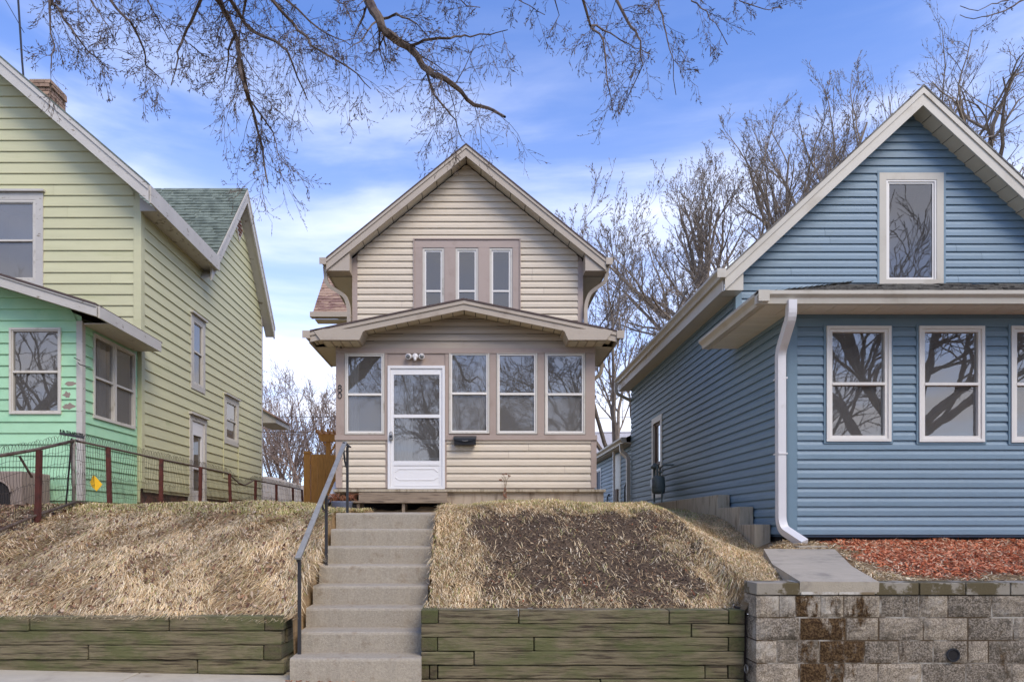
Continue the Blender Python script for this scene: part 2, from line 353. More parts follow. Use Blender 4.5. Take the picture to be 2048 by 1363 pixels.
def window(fr, u0, v0, u1, v1, fw, fm, parent, rail=.5, glass=None, glow=None, proud=.035, inner=.022, innermat=None, depth=.5, curtain=0, name='window', roomm=None):
    """frame ring, inner sash ring(s), two panes and the niche behind"""
    glass = glass or M['glass']; glow = glow or glass; innermat = innermat or fm
    a, b_, c, d = u0+fw, v0+fw, u1-fw, v1-fw
    wobj = MB().ring(fr, u0, v0, u1, v1, fw, -.06, proud).build(name, fm, parent)
    rv = b_+(d-b_)*rail if rail else None
    s = MB(); s.ring(fr, a+.001, b_+.001, c-.001, d-.001, inner, -.05, proud-.015); s.build('sash', innermat, wobj)
    if rail: MB().fbox(fr, a+inner, rv-.018, -.03, c-inner, rv+.018, proud-.008).build('meeting_rail', innermat, wobj)
    g0, g1 = a+inner-.004, c-inner+.004
    def pane(va, vb, o, gm):
        MB().add([fr(g0,va,o), fr(g1,va,o), fr(g1,vb,o), fr(g0,vb,o)], [(0,1,2,3)]).build('pane', gm, wobj)
    if rail:
        pane(rv+.010, d-inner+.004, -.004, glass); pane(b_+inner-.004, rv-.010, -.014, glow)
    else: pane(b_+inner-.004, d-inner+.004, -.006, glass)
    n = MB(); D = -depth
    q = [(a,b_),(c,b_),(c,d),(a,d)]
    pts = [fr(*p, -.05) for p in q]+[fr(*p, D) for p in q]
    n.add(pts, [(4,5,6,7),(0,1,5,4),(1,2,6,5),(2,3,7,6),(3,0,4,7)]).build('window_niche', roomm or M['room'], wobj)
    if curtain:
        rr = random.Random(int(u0*97+v0*31)); cu = MB()
        def folds(ua, ub):
            nn_ = max(6, int((ub-ua)/.025)); pv = [(ua+(ub-ua)*i/nn_, -.12-.022*math.sin(i*1.9)-.01*rr.random()) for i in range(nn_+1)]
            for (x0,o0),(x1,o1) in zip(pv, pv[1:]): cu.add([fr(x0,b_,o0), fr(x1,b_,o1), fr(x1,d,o1), fr(x0,d,o0)], [(0,1,2,3)])
        W = c-a
        if curtain == 1: folds(a, a+W*.30)
        elif curtain == 2: folds(a, a+W*.2); folds(c-W*.25, c)
        elif curtain == 3: folds(a, c)
        elif curtain == 4: folds(c-W*.45, c)
        cu.build('curtain', M['curtain'], wobj)
    return wobj
def shingles(pt, nu, rows, m, parent, thick=.012, tab=.30, rnd=None, lenf=None, name='shingles'):
    """pt(s, t): s along the eave in metres, t 0..1 up the slope -> world; joined courses of tabs"""
    rnd = rnd or random.Random(5); mb = MB()
    for r_ in range(rows):
        t0, t1 = r_/rows, (r_+1)/rows
        s0, s1 = lenf(t0); s = s0-rnd.random()*tab
        while s < s1:
            a, b_ = max(s, s0), min(s+tab*rnd.choice((.8,1,1,1.2)), s1)
            s = s+tab
            if b_-a < .01: continue
            h = thick*rnd.uniform(.7, 1.5); dt = rnd.uniform(-.06,.06)/rows
            A, B_, C_, D_ = pt(a,t0+dt), pt(b_,t0+dt), pt(b_,t1+.1/rows), pt(a,t1+.1/rows)
            A, B_, C_, D_ = map(Vector, (A,B_,C_,D_)); n = (B_-A).cross(D_-A)
            if n.length < 1e-9: continue
            n.normalize()
            if n.z < 0: n = -n
            mb.add([A+n*h, B_+n*h, C_+n*.002, D_+n*.002, A, B_], [(0,1,2,3),(4,5,1,0)])
    return mb.build(name, m, parent, kind='stuff')
# ------------------------------------------------------------------ roofs, gutters, downspouts
def gable(root, xp, zp, slope, xl, xr, Yf, Yb, wallY, wl, wr, fh, mf, mtop, ms, panel=.28, mold=.055, moldm=None, box=True, drop=0, rakepanel=True, shm=None):
    """gable facing the street: roof planes, rake boards, soffit panels, eave soffits"""
    for sgn, xe, xw in ((-1, xl, wl), (1, xr, wr)):
        ze = zp-slope*abs(xe-xp); fr = front(Yf)
        rf = MB().prism(fr, [(xp,zp),(xe,ze),(xe,ze-.03),(xp,zp-.03)], -(Yb-Yf), .02).build('roof_slope', mtop, root)
        MB().prism(fr, [(xp,zp-.034),(xe,ze-.034),(xe,ze-.034-mold),(xp,zp-.034-mold)], -.05, .012).build('rake_moulding', moldm or mf, root)
        MB().prism(fr, [(xp,zp-.036-mold),(xe,ze-.036-mold),(xe,ze-.034-fh),(xp,zp-.034-fh)], -.035, -.006).build('rake_board', mf, root)
        # rake soffit, one panel after the other
        if rakepanel:
            lx = abs(xe-xp); n = int(lx/panel); so_ = fh-.02
            for i in range(n+1):
                a, b_ = i*panel+.008, min((i+1)*panel-.004, lx-.02)
                if b_-a < .03: continue
                pa, pb = xp+sgn*a, xp+sgn*b_
                za, zb = zp-slope*a-so_, zp-slope*b_-so_
                MB().prism(fr, [(pa,za),(pb,zb),(pb,zb-.012),(pa,za-.012)], -(wallY-Yf)+.003, -.037).build('soffit_panel', ms, root)
            MB().prism(fr, [(xp,zp-so_+.004),(xe,ze-so_+.004),(xe,ze-so_+.012),(xp,zp-so_+.012)], -(wallY-Yf)+.002, -.036).build('soffit_backing', M['dark'], root)
        zs = ze-.034-fh
        # level soffit under the eave
        x0, x1 = sorted((xe, xw))
        MB().box(x0, wallY-.0, zs, x1-.001, Yb-.1, zs+.02).build('eave_soffit', ms, root)
        MB().box(min(xe,xe+.03*sgn)-.0, Yf+.05, zs-.01, max(xe,xe+.03*sgn), Yb-.1, ze-.03).build('eave_fascia', mf, root)
        if box:
            MB().prism(fr, [(xe,zs),(xw,zs),(xw,zs+slope*abs(xe-xw)*.98),(xe+sgn*-.02,zs+.02)], -(wallY-Yf)-.02, -.04).build('eave_return', mf, root)
def gutter(root, xe, z, Ya, Yb, sgn, m, name='gutter', size=.125):
    s = size; prof = [(.0,0),(.0,-s),(.55*s,-s),(.62*s,-.62*s),(1.0*s,-.28*s),(1.0*s,0),(.93*s,0),(.93*s,-.2*s),(.5*s,-.85*s),(.08*s,-.85*s),(.08*s,0)]
    mb = MB(); n = len(prof)
    for Y in (Ya, Yb): mb.v += [(xe+sgn*u, Y, z+v) for u, v in prof]
    mb.f += [(i,(i+1)%n,n+(i+1)%n,n+i) for i in range(n)]
    mb.box(min(xe,xe+sgn*s), Ya-.004, z-s, max(xe,xe+sgn*s), Ya-.001, z)
    return mb.build(name, m, root)
def gutter_front(root, x0, x1, Y, z, m, size=.16):
    s = size; prof = [(.0,0),(.0,-s),(.5*s,-s),(.55*s,-.55*s),(.8*s,-.3*s),(.8*s,0),(.72*s,0),(.1*s,-.1*s)]
    mb = MB(); n = len(prof)
    for x in (x0, x1): mb.v += [(x, Y-u, z+v) for u, v in prof]
    mb.f += [(i,(i+1)%n,n+(i+1)%n,n+i) for i in range(n)]+[tuple(range(n)), tuple(range(n, 2*n))[::-1]]
    return mb.build('gutter', m, root)
def pipe(root, pts, m, r=.042, name='downspout', k=4):
    # rounded elbows between the given corners
    P_ = [Vector(p) for p in pts]; o = [P_[0]]
    for a, b_, c in zip(P_, P_[1:], P_[2:]):
        ra = min(.09, (b_-a).length*.45, (c-b_).length*.45); p0 = b_+(a-b_).normalized()*ra; p2 = b_+(c-b_).normalized()*ra
        for t in (0, .25, .5, .75, 1): o.append(p0*(1-t)**2+b_*2*t*(1-t)+p2*t*t)
    o.append(P_[-1])
    return MB().tube(o, r, k, up=(0,1,0)).build(name, m, root, smooth=False)
# ================================================================== central cream house
Yp, Ym = 11.8, 13.3
cen = empty('cream_house', (0, Yp, 1.6), 'narrow cream sided house with taupe trim and a white storm door', 'house')
X = lambda p, Y=Yp: (p-VX)/F*Y
Zz = lambda p, Y=Yp: CAMH-(p-HY)/F*Y
# --- upper storey
xp, zp, sl = -.215, 8.53, .814
fr = front(Ym); wl, wr = -2.41, 2.03; zw = zp-.22
gL = lambda v: max(wl+.10, xp-(zw-v)/sl); gR = lambda v: min(wr-.10, xp+(zw-v)/sl)
tx0, tx1, tz1 = X(827,Ym), X(1041,Ym), Zz(478,Ym); tz0 = 4.6
siding(fr, 4.55, zw-.02, .127, gL, gR, [(tx0-.002, tx1+.002, tz0, tz1+.002)], DUTCH, M['cream'], cen)
wh = []
for a, b_ in ((845,888.5),(911,956.5),(979,1025)): wh.append((X(a,Ym), X(b_,Ym), Zz(628,Ym), Zz(496,Ym)))
wall_sheet(fr, 4.0, zw, lambda v: max(wl, xp-(zw-v)/sl), lambda v: min(wr, xp+(zw-v)/sl), wh, M['tan'], cen)
# window surround: header, side casings, mullion casings
hz = wh[0][3]
MB().ring(fr, tx0, tz0, tx1, tz1, .022, 0, .045).build('window_surround_edge', M['tan'], cen)
MB().fbox(fr, tx0+.023, hz+.002, 0, tx1-.023, tz1-.024, .026).build('header_casing', M['tan'], cen)
ed = [tx0+.023, wh[0][0], wh[0][1], wh[1][0], wh[1][1], wh[2][0], wh[2][1], tx1-.023]
for i in range(0, 8, 2): MB().fbox(fr, ed[i], tz0, 0, ed[i+1], hz, .026).build('side_casing', M['tan'], cen)
for i, h in enumerate(wh): window(fr, h[0]+.001, h[2], h[1]-.001, h[3]-.001, .04, M['offwhite'], cen, rail=.34, proud=.012, inner=.028, innermat=M['winwhite'], glass=M['glassdark'], curtain=0, roomm=M['dark'])  # room behind painted near black so these panes look darker
for a, b_ in ((wl, wl+.10), (wr-.10, wr)): MB().fbox(fr, a, 4.0, 0, b_, zp-sl*abs(a-xp)-.34, .026).build('corner_board', M['tan'], cen)
gable(cen, xp, zp, sl, -2.84, 2.41, 12.95, 21.0, Ym, wl, wr, .20, M['tan2'], M['shdark'], M['soffit'])
MB().box(wl, Ym+.01, 1.5, wl+.1, 21, 6.2).build('side_wall', M['cream'], cen); MB().box(wr-.1, Ym+.01, 1.5, wr, 21, 6.2).build('side_wall', M['cream'], cen)
MB().box(wl+.1, 20.9, 1.5, wr-.1, 21, 6.2).build('rear_wall', M['cream'], cen)
zg = zp-sl*2.625-.03
gutter(cen, -2.84, zg+.02, 12.93, 21, -1, M['tan2']); gutter(cen, 2.41, zg+.02, 12.93, 21, 1, M['tan2'])
pipe(cen, [(-2.89,13.08,zg-.1),(-2.87,13.12,zg-.42),(-2.52,13.2,zg-.62),(-2.46,13.22,zg-.85),(-2.46,13.22,4.75)], M['tan2'], .048)
pipe(cen, [(2.46,13.08,zg-.1),(2.44,13.12,zg-.36),(2.14,13.2,zg-.56),(2.07,13.22,zg-.78),(2.07,13.22,4.72)], M['tan2'], .048)
# --- side wing with the red brown roof, left behind
wY = 17.0
def wpt(s, t): return (-4.06+s, wY+1.75*t, 6.60+1.85*t)
MB().add([wpt(0,0), wpt(2.3,0), wpt(2.3,1.15), wpt(0,1.15), tuple(Vector(wpt(0,0))-Vector((0,0,.05))), tuple(Vector(wpt(0,1.15))-Vector((0,0,.05))), tuple(Vector(wpt(2.3,1.15))-Vector((0,0,.05)))], [(0,1,2,3),(0,3,5,4)]).build('wing_roof', M['shred'], cen)
shingles(lambda s, t: wpt(s, t*1.15), 0, 21, M['shred'], cen, lenf=lambda t: (0, 2.3))
MB().box(-4.08, wY-.02, 6.46, -1.9, wY, 6.585).build('wing_fascia', M['tan2'], cen)
gm = MB()
gm.box(-4.10, wY-.13, 6.575, -1.9, wY-.02, 6.60).box(-4.10, wY-.13, 6.48, -1.9, wY-.115, 6.575).box(-4.10, wY-.115, 6.475, -1.9, wY-.02, 6.49).build('gutter', M['tan2'], cen)
MB().box(-4.0, wY, 6.43, -1.9, wY+.32, 6.455).build('wing_soffit', M['soffit'], cen)
MB().box(-3.52, wY+.3, 1.8, -1.9, 20.2, 6.43).build('wing_wall', M['cream'], cen)
MB().add([(-3.52,wY+.31,6.43),(-3.52,20.2,6.43),(-3.52,18.75,8.25)], [(0,1,2)]).build('wing_gable', M['cream'], cen)
# --- porch
fr = front(Yp); pl, pr = X(672), X(1190)
pxp, pzp, psl = -.225, 5.11, .207
zt = Zz(700); zs_ = Zz(870); zl_ = Zz(880); zb = Zz(975)
tw = pzp-.152
siding(fr, zt+.03, tw, .125, lambda v: max(pl, pxp-(tw-v)/psl), lambda v: min(pr, pxp+(tw-v)/psl), [], DUTCH, M['tansid'], cen)
MB().prism(fr, [(pl,zt+.03),(pr,zt+.03),(pr,4.35),(pxp,tw-.05),(pl,4.35)], -.05, -.004).build('wall', M['tansid'], cen)
gable(cen, pxp, pzp, psl, -2.765, 2.30, 11.4, Ym-.03, Yp, pl, pr, .155, M['tan2'], M['shdark'], M['soffit'], panel=.19, box=False)
# boxed returns at both ends of the porch eave
for sg, cx in ((-1, pxp), (1, pxp)):
    e, i_ = (-2.69, -1.86) if sg < 0 else (2.225, 1.41)
    poly = [(e,4.60),(i_,4.60),(i_,4.575),(i_-sg*-.03,4.555),(i_+sg*.09,4.42),(e-sg*.10,4.42),(e,4.55)]
    MB().prism(front(11.41), poly, -.39, .03).build('eave_return', M['tan2'], cen)
    for k in range(4): MB().box(min(e,i_)+.13+k*.15, 11.45, 4.408, min(e,i_)+.255+k*.15, 11.79, 4.4185).build('soffit_panel', M['soffit'], cen)
gutter(cen, -2.765, 4.575, 11.38, Ym, -1, M['tan2']); gutter(cen, 2.30, 4.575, 11.38, Ym, 1, M['tan2'])
pipe(cen, [(2.35,13.05,4.46),(2.35,13.08,4.25),(2.2,13.12,4.13),(2.08,13.15,4.12)], M['tan2'], .045)
# trim
MB().fbox(fr, pl, zt-.06, 0, pr, zt+.028, .035).build('frieze_board', M['tan'], cen)
dx0, dx1 = X(776), X(890)
for a, b_ in ((pl-.012, dx0-.002), (dx1+.002, pr+.03)): MB().fbox(fr, a, zl_, 0, b_, zs_, .05).build('sill_board', M['tan'], cen)
wins = [(690,769.5,706,868.5),(898,979,703.5,867),(993,1074.5,704.5,868),(1089,1170,705,868.5)]
holes = [(X(a), X(b_), Zz(d), Zz(c)) for a, b_, c, d in wins]
wall_sheet(fr, zs_, zt-.06, lambda v: pl, lambda v: pr, holes+[(dx0, dx1, 0, Zz(732))], M['tan'], cen, o=.004, name='window_band')
for a, b_ in ((pl, 690), (769.5, 776), (890, 898), (979, 993), (1074.5, 1089), (1170, pr)):
    a = a if a == pl else X(a); b_ = b_ if b_ == pr else X(b_)
    MB().fbox(fr, a+.004, zs_+.001, .006, b_-.004, zt-.061, .024).build('window_casing', M['tan'], cen)
MB().fbox(fr, dx0+.004, Zz(731), .006, dx1-.004, zt-.061, .012).build('door_header', M['tan'], cen)
for i, h in enumerate(holes):
    window(fr, h[0]+.002, h[2]+.002, h[1]-.002, h[3]-.002, .026, M['offwhite'], cen, rail=.49, proud=.034, inner=.026, innermat=M['winwhite'], curtain=(1,2,0,0)[i], depth=1.1, glow=M['glassdull'])
siding(fr, zb, zl_, .127, lambda v: pl+.115, lambda v: dx0-.04, [], DUTCH, M['cream'], cen)
siding(fr, zb, zl_, .127, lambda v: dx1+.03, lambda v: pr-.075, [], DUTCH, M['cream'], cen)
MB().box(pl+.02, Yp+.002, 1.9, dx0, Yp+.05, zl_+.05).build('wall', M['tan'], cen); MB().box(dx1, Yp+.002, 1.9, pr-.02, Yp+.05, zl_+.05).build('wall', M['tan'], cen)
for a, b_ in ((pl, pl+.113), (pr-.073, pr+.022), (dx0-.038, dx0-.002), (dx1+.002, dx1+.028)): MB().fbox(fr, a, zb, 0, b_, zl_-.002, .028).build('corner_board', M['tan'], cen)
MB().box(pl, Yp+.06, 1.5, pl+.05, Ym, 4.4).build('side_wall', M['cream'], cen); MB().box(pr-.05, Yp+.06, 1.5, pr, Ym, 4.4).build('side_wall', M['cream'], cen)
# ledge and foundation
MB().box(pl-.01, 11.60, 1.925, 2.16, Yp+.03, 1.972).build('ledge', M['concwall'], cen, bevel=.008)
MB().box(-.56, 11.66, 1.4, 2.13, Yp+.02, 1.923).build('foundation', M['found'], cen)
MB().box(pl+.02, 11.7, 1.4, -.57, Yp+.02, 1.72).build('foundation_void', M['dark'], cen)  # solid dark box, the shade below the ledge put into its colour
MB().box(-2.0, 11.63, 1.76, -.57, 11.66, 1.923).build('riser_board', M['tan'], cen)
# storm door
d = MB().ring(fr, dx0, zb-.02, dx1, Zz(732), .045, -.05, .05, wb=.03).build('door', M['dooralu'], cen)
a0, a1 = dx0+.047, dx1-.047; gx0, gx1 = X(788), X(879)
zz = [zb+.012, Zz(929), Zz(921.5), Zz(835.5), Zz(829), Zz(749.5), Zz(734)-.03]
s = MB(); s.fbox(fr, a0, zz[0], -.01, gx0, zz[6], .03).fbox(fr, gx1, zz[0], -.01, a1, zz[6], .03)
s.fbox(fr, gx0, zz[0], -.01, gx1, zz[1], .024).fbox(fr, gx0, zz[1], -.01, gx1, zz[2], .032).fbox(fr, gx0, zz[3], -.01, gx1, zz[4], .034).fbox(fr, gx0, zz[5], -.01, gx1, zz[6], .03)
s.build('door_leaf', M['dooralu'], d)
for va, vb, o in ((zz[2], zz[3], .004), (zz[4], zz[5], .010)):
    MB().add([fr(gx0,va,o), fr(gx1,va,o), fr(gx1,vb,o), fr(gx0,vb,o)], [(0,1,2,3)]).build('pane', M['glass'], d)
s = MB(); cx = (gx0+gx1)/2
for (ya, yb, inv) in ((937.5, 943, 1), (954, 959.5, -1)):
    za, zb2 = Zz(ya), Zz(yb); h = .30
    if inv == 1: pts = [(cx-h-.06,zb2),(cx-h,za),(cx+h,za),(cx+h+.06,zb2)]
    else: pts = [(cx-h-.06,za),(cx-h,zb2),(cx+h,zb2),(cx+h+.06,za)]
    s.tube([fr(u,v,.026) for u, v in pts], .0075, 5)
s.ring(fr, gx0-.01, zz[0]+.02, gx1+.01, zz[1]-.006, .012, .023, .032)
s.build('door_panel', M['dooralu'], d)
MB().add([fr(u,v,o) for o in (-.02,-1.1) for u, v in ((a0,zz[0]),(a1,zz[0]),(a1,zz[6]),(a0,zz[6]))], [(4,5,6,7),(0,1,5,4),(1,2,6,5),(2,3,7,6),(3,0,4,7)]).build('door_niche', M['room'], d)
s = MB()
for k in range(9):
    u = gx0+.02+k*.03; s.add([fr(u,zz[0],-.30-.03*(k%2)), fr(u+.03,zz[0],-.30-.03*((k+1)%2)), fr(u+.03,zz[6],-.30-.03*((k+1)%2)), fr(u,zz[6],-.30-.03*(k%2))], [(0,1,2,3)])
s.build('curtain', M['curtain'], d)
MB().fbox(fr, X(781.5), Zz(870), .031, X(785), Zz(848), .046).build('door_handle', M['dooralu'], d)
# house numbers
def glyph(pts, name, w=.007):
    MB().tube([fr(u,v,.034) for u, v in pts], w, 6).build(name, M['blackmetal'], cen)
def ell(cx, cz, a, b_, n=16, s0=0): return [(cx+a*math.sin(2*math.pi*i/n+s0), cz+b_*math.cos(2*math.pi*i/n+s0)) for i in range(n+1)]
ux = X(680.5)
glyph(ell(ux, Zz(773.5), .026, .026), 'house_number'); glyph(ell(ux, Zz(780), .032, .033), 'house_number'); glyph(ell(ux, Zz(791), .031, .048), 'house_number')
fr2 = fr
MB().tube([fr(ux-.045,Zz(697),.075), fr(ux-.012,Zz(684),.075), fr(ux-.002,Zz(683),.075), fr(ux+.03,Zz(697),.075)], .008, 6).tube([fr(ux-.03,Zz(692),.075), fr(ux-.004,Zz(689),.075)], .006, 5).tube([fr(ux+.012,Zz(697.5),.075), fr(ux+.045,Zz(697.5),.075)], .007, 5).build('house_number', M['blackmetal'], cen)
# --- things on the porch front
t = empty('mailbox', (X(930), Yp, Zz(892)), 'black metal wall mailbox under the window right of the storm door', 'mailbox')
mx0, mx1, mz0, mz1 = X(907.5), X(953), Zz(891), Zz(873)
MB().prism(faceE(0), [(Yp-.05,mz0),(Yp-.15,mz0),(Yp-.16,mz1-.05),(Yp-.05,mz1)], mx0+.01, mx1-.01).build('box', M['plasticblack'], t, bevel=.005)
MB().prism(faceE(0), [(Yp-.045,mz1+.012),(Yp-.17,mz1-.035),(Yp-.175,mz1-.05),(Yp-.045,mz1-.002)], mx0, mx1).build('lid', M['plasticblack'], t, bevel=.004)
MB().add([(mx0,Yp-.178,mz1-.045),(mx1,Yp-.178,mz1-.045),(mx1,Yp-.178,mz1-.06),((mx0+mx1)/2+.06,Yp-.178,mz1-.095),((mx0+mx1)/2-.06,Yp-.178,mz1-.095),(mx0,Yp-.178,mz1-.06)], [(0,1,2,3,4,5)]).build('front_flap', M['plasticblack'], t)
MB().tube([((mx0+mx1)/2-.05,Yp-.19,mz1-.088),((mx0+mx1)/2,Yp-.2,mz1-.10),((mx0+mx1)/2+.05,Yp-.19,mz1-.088)], .005, 6).build('handle', M['lockgrey'], t)
t = empty('security_light', (X(831), Yp, Zz(720)), 'white twin head security light on the trim above storm door', 'security light')
MB().lathe((0,0,0), [(.03,-.02),(.05,-.015),(.052,.015),(.04,.03)], 14).build('body', M['white'], t, smooth=True)
b_ = bpy.data.objects[-1] if False else t.children[0]
b_.matrix_parent_inverse = Matrix.Identity(4); b_.location = (0,-.06,.05); b_.rotation_euler = (R(90),0,0)
for sx in (-1, 1):
    h = MB().lathe((0,0,0), [(.026,-.05),(.047,-.03),(.052,.02),(.050,.045),(.042,.047)], 12).build('lamp_head', M['white'], t, smooth=True)
    h.matrix_parent_inverse = Matrix.Identity(4); h.location = (sx*.105,-.07,.045); h.rotation_euler = (R(100),0,R(sx*14))
    g = MB().lathe((0,0,0), [(.038,.0),(.030,.006),(.005,.009)], 10).build('lens', M['lockgrey'], h, smooth=True); g.matrix_parent_inverse = Matrix.Identity(4); g.location = (0,0,.0475)
s = MB().lathe((0,0,0), [(.02,-.03),(.026,-.01),(.022,.02),(.01,.032)], 10).build('sensor', M['white'], t, smooth=True); s.matrix_parent_inverse = Matrix.Identity(4); s.location = (0,-.09,.0)
t = empty('lockbox', (X(783), Yp, Zz(881)), 'grey combination lockbox hanging on the storm door handle', 'lockbox')
lx, lz = X(783), Zz(874.5)
MB().box(lx-.032, Yp-.085, lz-.055, lx+.032, Yp-.051, lz+.042).build('body', M['lockgrey'], t, bevel=.008)
MB().box(lx-.019, Yp-.090, lz-.012, lx+.019, Yp-.0855, lz+.022).build('dial', M['plasticblack'], t)
MB().tube([(lx-.02,Yp-.068,lz+.04),(lx-.02,Yp-.068,lz+.075),(lx-.01,Yp-.068,lz+.09),(lx+.01,Yp-.068,lz+.09),(lx+.02,Yp-.068,lz+.075),(lx+.02,Yp-.068,lz+.04)], .005, 6).build('shackle', M['plasticblack'], t)
# chair standing in the porch, seen through the door
t = empty('porch_chair', (-.85, 12.45, 1.97), 'white carved chair standing inside the porch behind the storm door glass', 'chair')
c = MB()
for sx in (-1, 1): c.tube([(-.85+sx*.17,12.55,2.45),(-.85+sx*.22,12.55,2.6),(-.85+sx*.17,12.57,2.78),(-.85+sx*.21,12.6,2.9)], .018, 6)
c.box(-1.06,12.58,2.85,-.64,12.61,2.93).box(-1.02,12.56,2.5,-.68,12.58,2.6).build('backrest', M['white'], t)
MB().box(-1.07,12.25,2.38,-.63,12.6,2.44).build('seat', M['white'], t)
for sx in (-1, 1):
    for y in (12.28, 12.56): MB().tube([(-.85+sx*.2,y,2.38),(-.85+sx*.19,y,1.98)], .02, 6).build('leg', M['white'], t)
# plank steps up to the door
t = empty('wooden_steps', (-1.25, 11.2, 1.6), 'weathered wooden plank step in front of the storm door', 'step')
zt_ = 1.762
for i in range(2): MB().box(X(703,11.15), 11.10+i*.145, zt_-.038, X(896,11.15), 11.235+i*.145, zt_).build('tread_board', M['greywood'], t, bevel=.004)
for xx in (-1.95, -1.22, -.60): MB().box(xx, 11.14, 1.52, xx+.045, 11.60, zt_-.04).build('stringer', M['greywood'], t)
MB().box(X(712,11.15), 11.40, zt_+.001, X(893,11.15), 11.43, 1.90).build('riser_board', M['greywood'], t)
MB().box(X(712,11.15), 11.435, 1.872, X(893,11.15), 11.595, 1.908).build('tread_board', M['greywood'], t)
# flower pot and dead plant
t = empty('flower_pot', (X(684,11.3), 11.3, 1.57), 'round blue grey pot of dried flowers beside the plank step', 'flower pot')
px_ = X(684,11.0); MB().lathe((px_,11.0,1.52), [(.09,0),(.15,.08),(.17,.20),(.18,.22),(.170,.225),(.16,.20),(.02,.19)], 18).build('pot', M['bluegrey'], t, smooth=True)
rr = random.Random(3); s = MB()
for k in range(90):
    a = rr.uniform(0, 6.28); l = rr.uniform(.1, .26); x0 = px_+.08*math.cos(a)*rr.random(); y0 = 11.0+.08*math.sin(a)
    p1 = (x0+l*.55*math.cos(a), y0+l*.5*math.sin(a), 1.71+l*.62); p2 = (x0+l*1.0*math.cos(a), y0+l*.8*math.sin(a), 1.71+l*.62*rr.uniform(.2,1))
    s.tube([(x0,y0,1.70), p1, p2], [.004,.006,.003], 3)
s.build('dried_flowers', mat('dried_flowers', (142,96,62), .9, .3, 20, dark=(110,52,34), dthr=(.45,.6), dscale=9), t)
t = empty('flower_stalk', (X(1010,11.5), 11.45, 1.68), 'tall dried flower stalk standing against the porch foundation', 'plant')
bx = X(1010,11.45); s = MB()
for k in range(7):
    q = [(bx+rr.uniform(-.02,.02),11.45,1.66),(bx+rr.uniform(-.03,.02),11.43,1.95),(bx+rr.uniform(-.03,.03),11.42,2.08),(bx+rr.uniform(-.09,.09),11.40,2.18+rr.uniform(-.03,.03))]
    s.tube(q, .004, 4)
s.build('stalk', M['greywood'], t)
s = MB()
for k in range(60):
    a = rr.choice((-.075,-.03,.02,.07)); z0 = 2.19+.02*math.cos(a*30); s.lathe((bx+a+rr.uniform(-.02,.02),11.40+rr.uniform(-.02,.02),z0+rr.uniform(-.012,.012)-(.07 if a<-.07 else 0)), [(.002,0),(.007,.006),(.002,.012)], 4)
for k in range(40): s.lathe((bx+rr.uniform(-.03,.03),11.42,1.75+rr.random()*.22), [(.002,0),(.008,.01),(.002,.02)], 4)
s.build('seed_heads', mat('rusty_seed_heads', (138,96,72), .9, .3, 20), t)
# ================================================================== blue house
Xb, Yq, Yb_ = 4.2, 9.33, 11.2
blu = empty('blue_house', (6.5, Yq, 1.2), 'blue vinyl sided house with white downspout and hip roofed front porch', 'house')
xp, zp, sl = 7.02, 8.29, .93
fr = front(Yb_); wl, wr = Xb, 9.64; zw = zp-.27
ux0, ux1, uz0, uz1 = X(1757,Yb_), X(1885,Yb_), Zz(573,Yb_), Zz(347,Yb_)
siding(fr, 4.30, zw-.02, .1266, lambda v: max(wl+.08, xp-(zw-v)/sl), lambda v: min(wr-.08, xp+(zw-v)/sl), [(ux0-.035, ux1+.035, uz0-.03, uz1+.035)], DUTCH, M['blue'], blu, phase=.02)
wall_sheet(fr, 4.2, zw, lambda v: max(wl, xp-(zw-v)/sl), lambda v: min(wr, xp+(zw-v)/sl), [(ux0, ux1, uz0, uz1)], M['copper'], blu)
MB().ring(fr, ux0-.034, uz0-.03, ux1+.034, uz1+.034, .033, 0, .03).build('window_surround', M['bluetrim'], blu)
MB().ring(fr, ux0, uz0, ux1, uz1, .11, .0, .03).build('window_casing', M['beige'], blu)
window(fr, ux0+.111, uz0+.085, ux1-.111, uz1-.111, .03, M['winwhite'], blu, rail=None, proud=.022, inner=.028, glass=M['glassdark'])
MB().fbox(fr, wl-.02, 4.2, 0, wl+.078, zp-sl*abs(wl-xp)-.40, .028).build('corner_board', M['bluetrim'], blu)
gable(blu, xp, zp, sl, 3.90, 10.14, 10.86, 19.1, Yb_, wl, wr, .28, M['beige'], M['shgrey'], M['soffit'], panel=.172, mold=.10, moldm=M['beige'])
zg = zp-sl*(xp-3.90)-.03
gutter(blu, 3.90, zg+.03, 10.82, 19.0, -1, M['beige'], size=.14)
# little downspout curl at the back corner
pipe(blu, [(3.76,18.7,zg-.1),(3.76,18.75,zg-.38),(4.14,18.85,zg-.55),(4.4,18.9,zg-.6)], M['beige'], .06)
# side wall, one plane for porch and house
fw_ = faceW(Xb)
sw = (15.6, 16.5, 2.02, 3.90)
siding(fw_, 1.235, zg-.22, .1266, lambda v: Yq+.075 if v < 4.22 else Yb_+.075, lambda v: 18.8, [sw], DUTCH, M['blue'], blu)
wall_sheet(fw_, 1.2, zg-.2, lambda v: Yq if v < 4.22 else Yb_, lambda v: 18.82, [sw], M['copper'], blu, step=.5)
MB().box(Xb-.022, Yq-.024, 1.235, Xb-.001, Yq+.073, 4.22).build('corner_board', M['bluetrim'], blu)
MB().box(Xb-.022, Yb_-.02, 4.36, Xb-.001, Yb_+.073, zg-.22).build('corner_board', M['bluetrim'], blu)
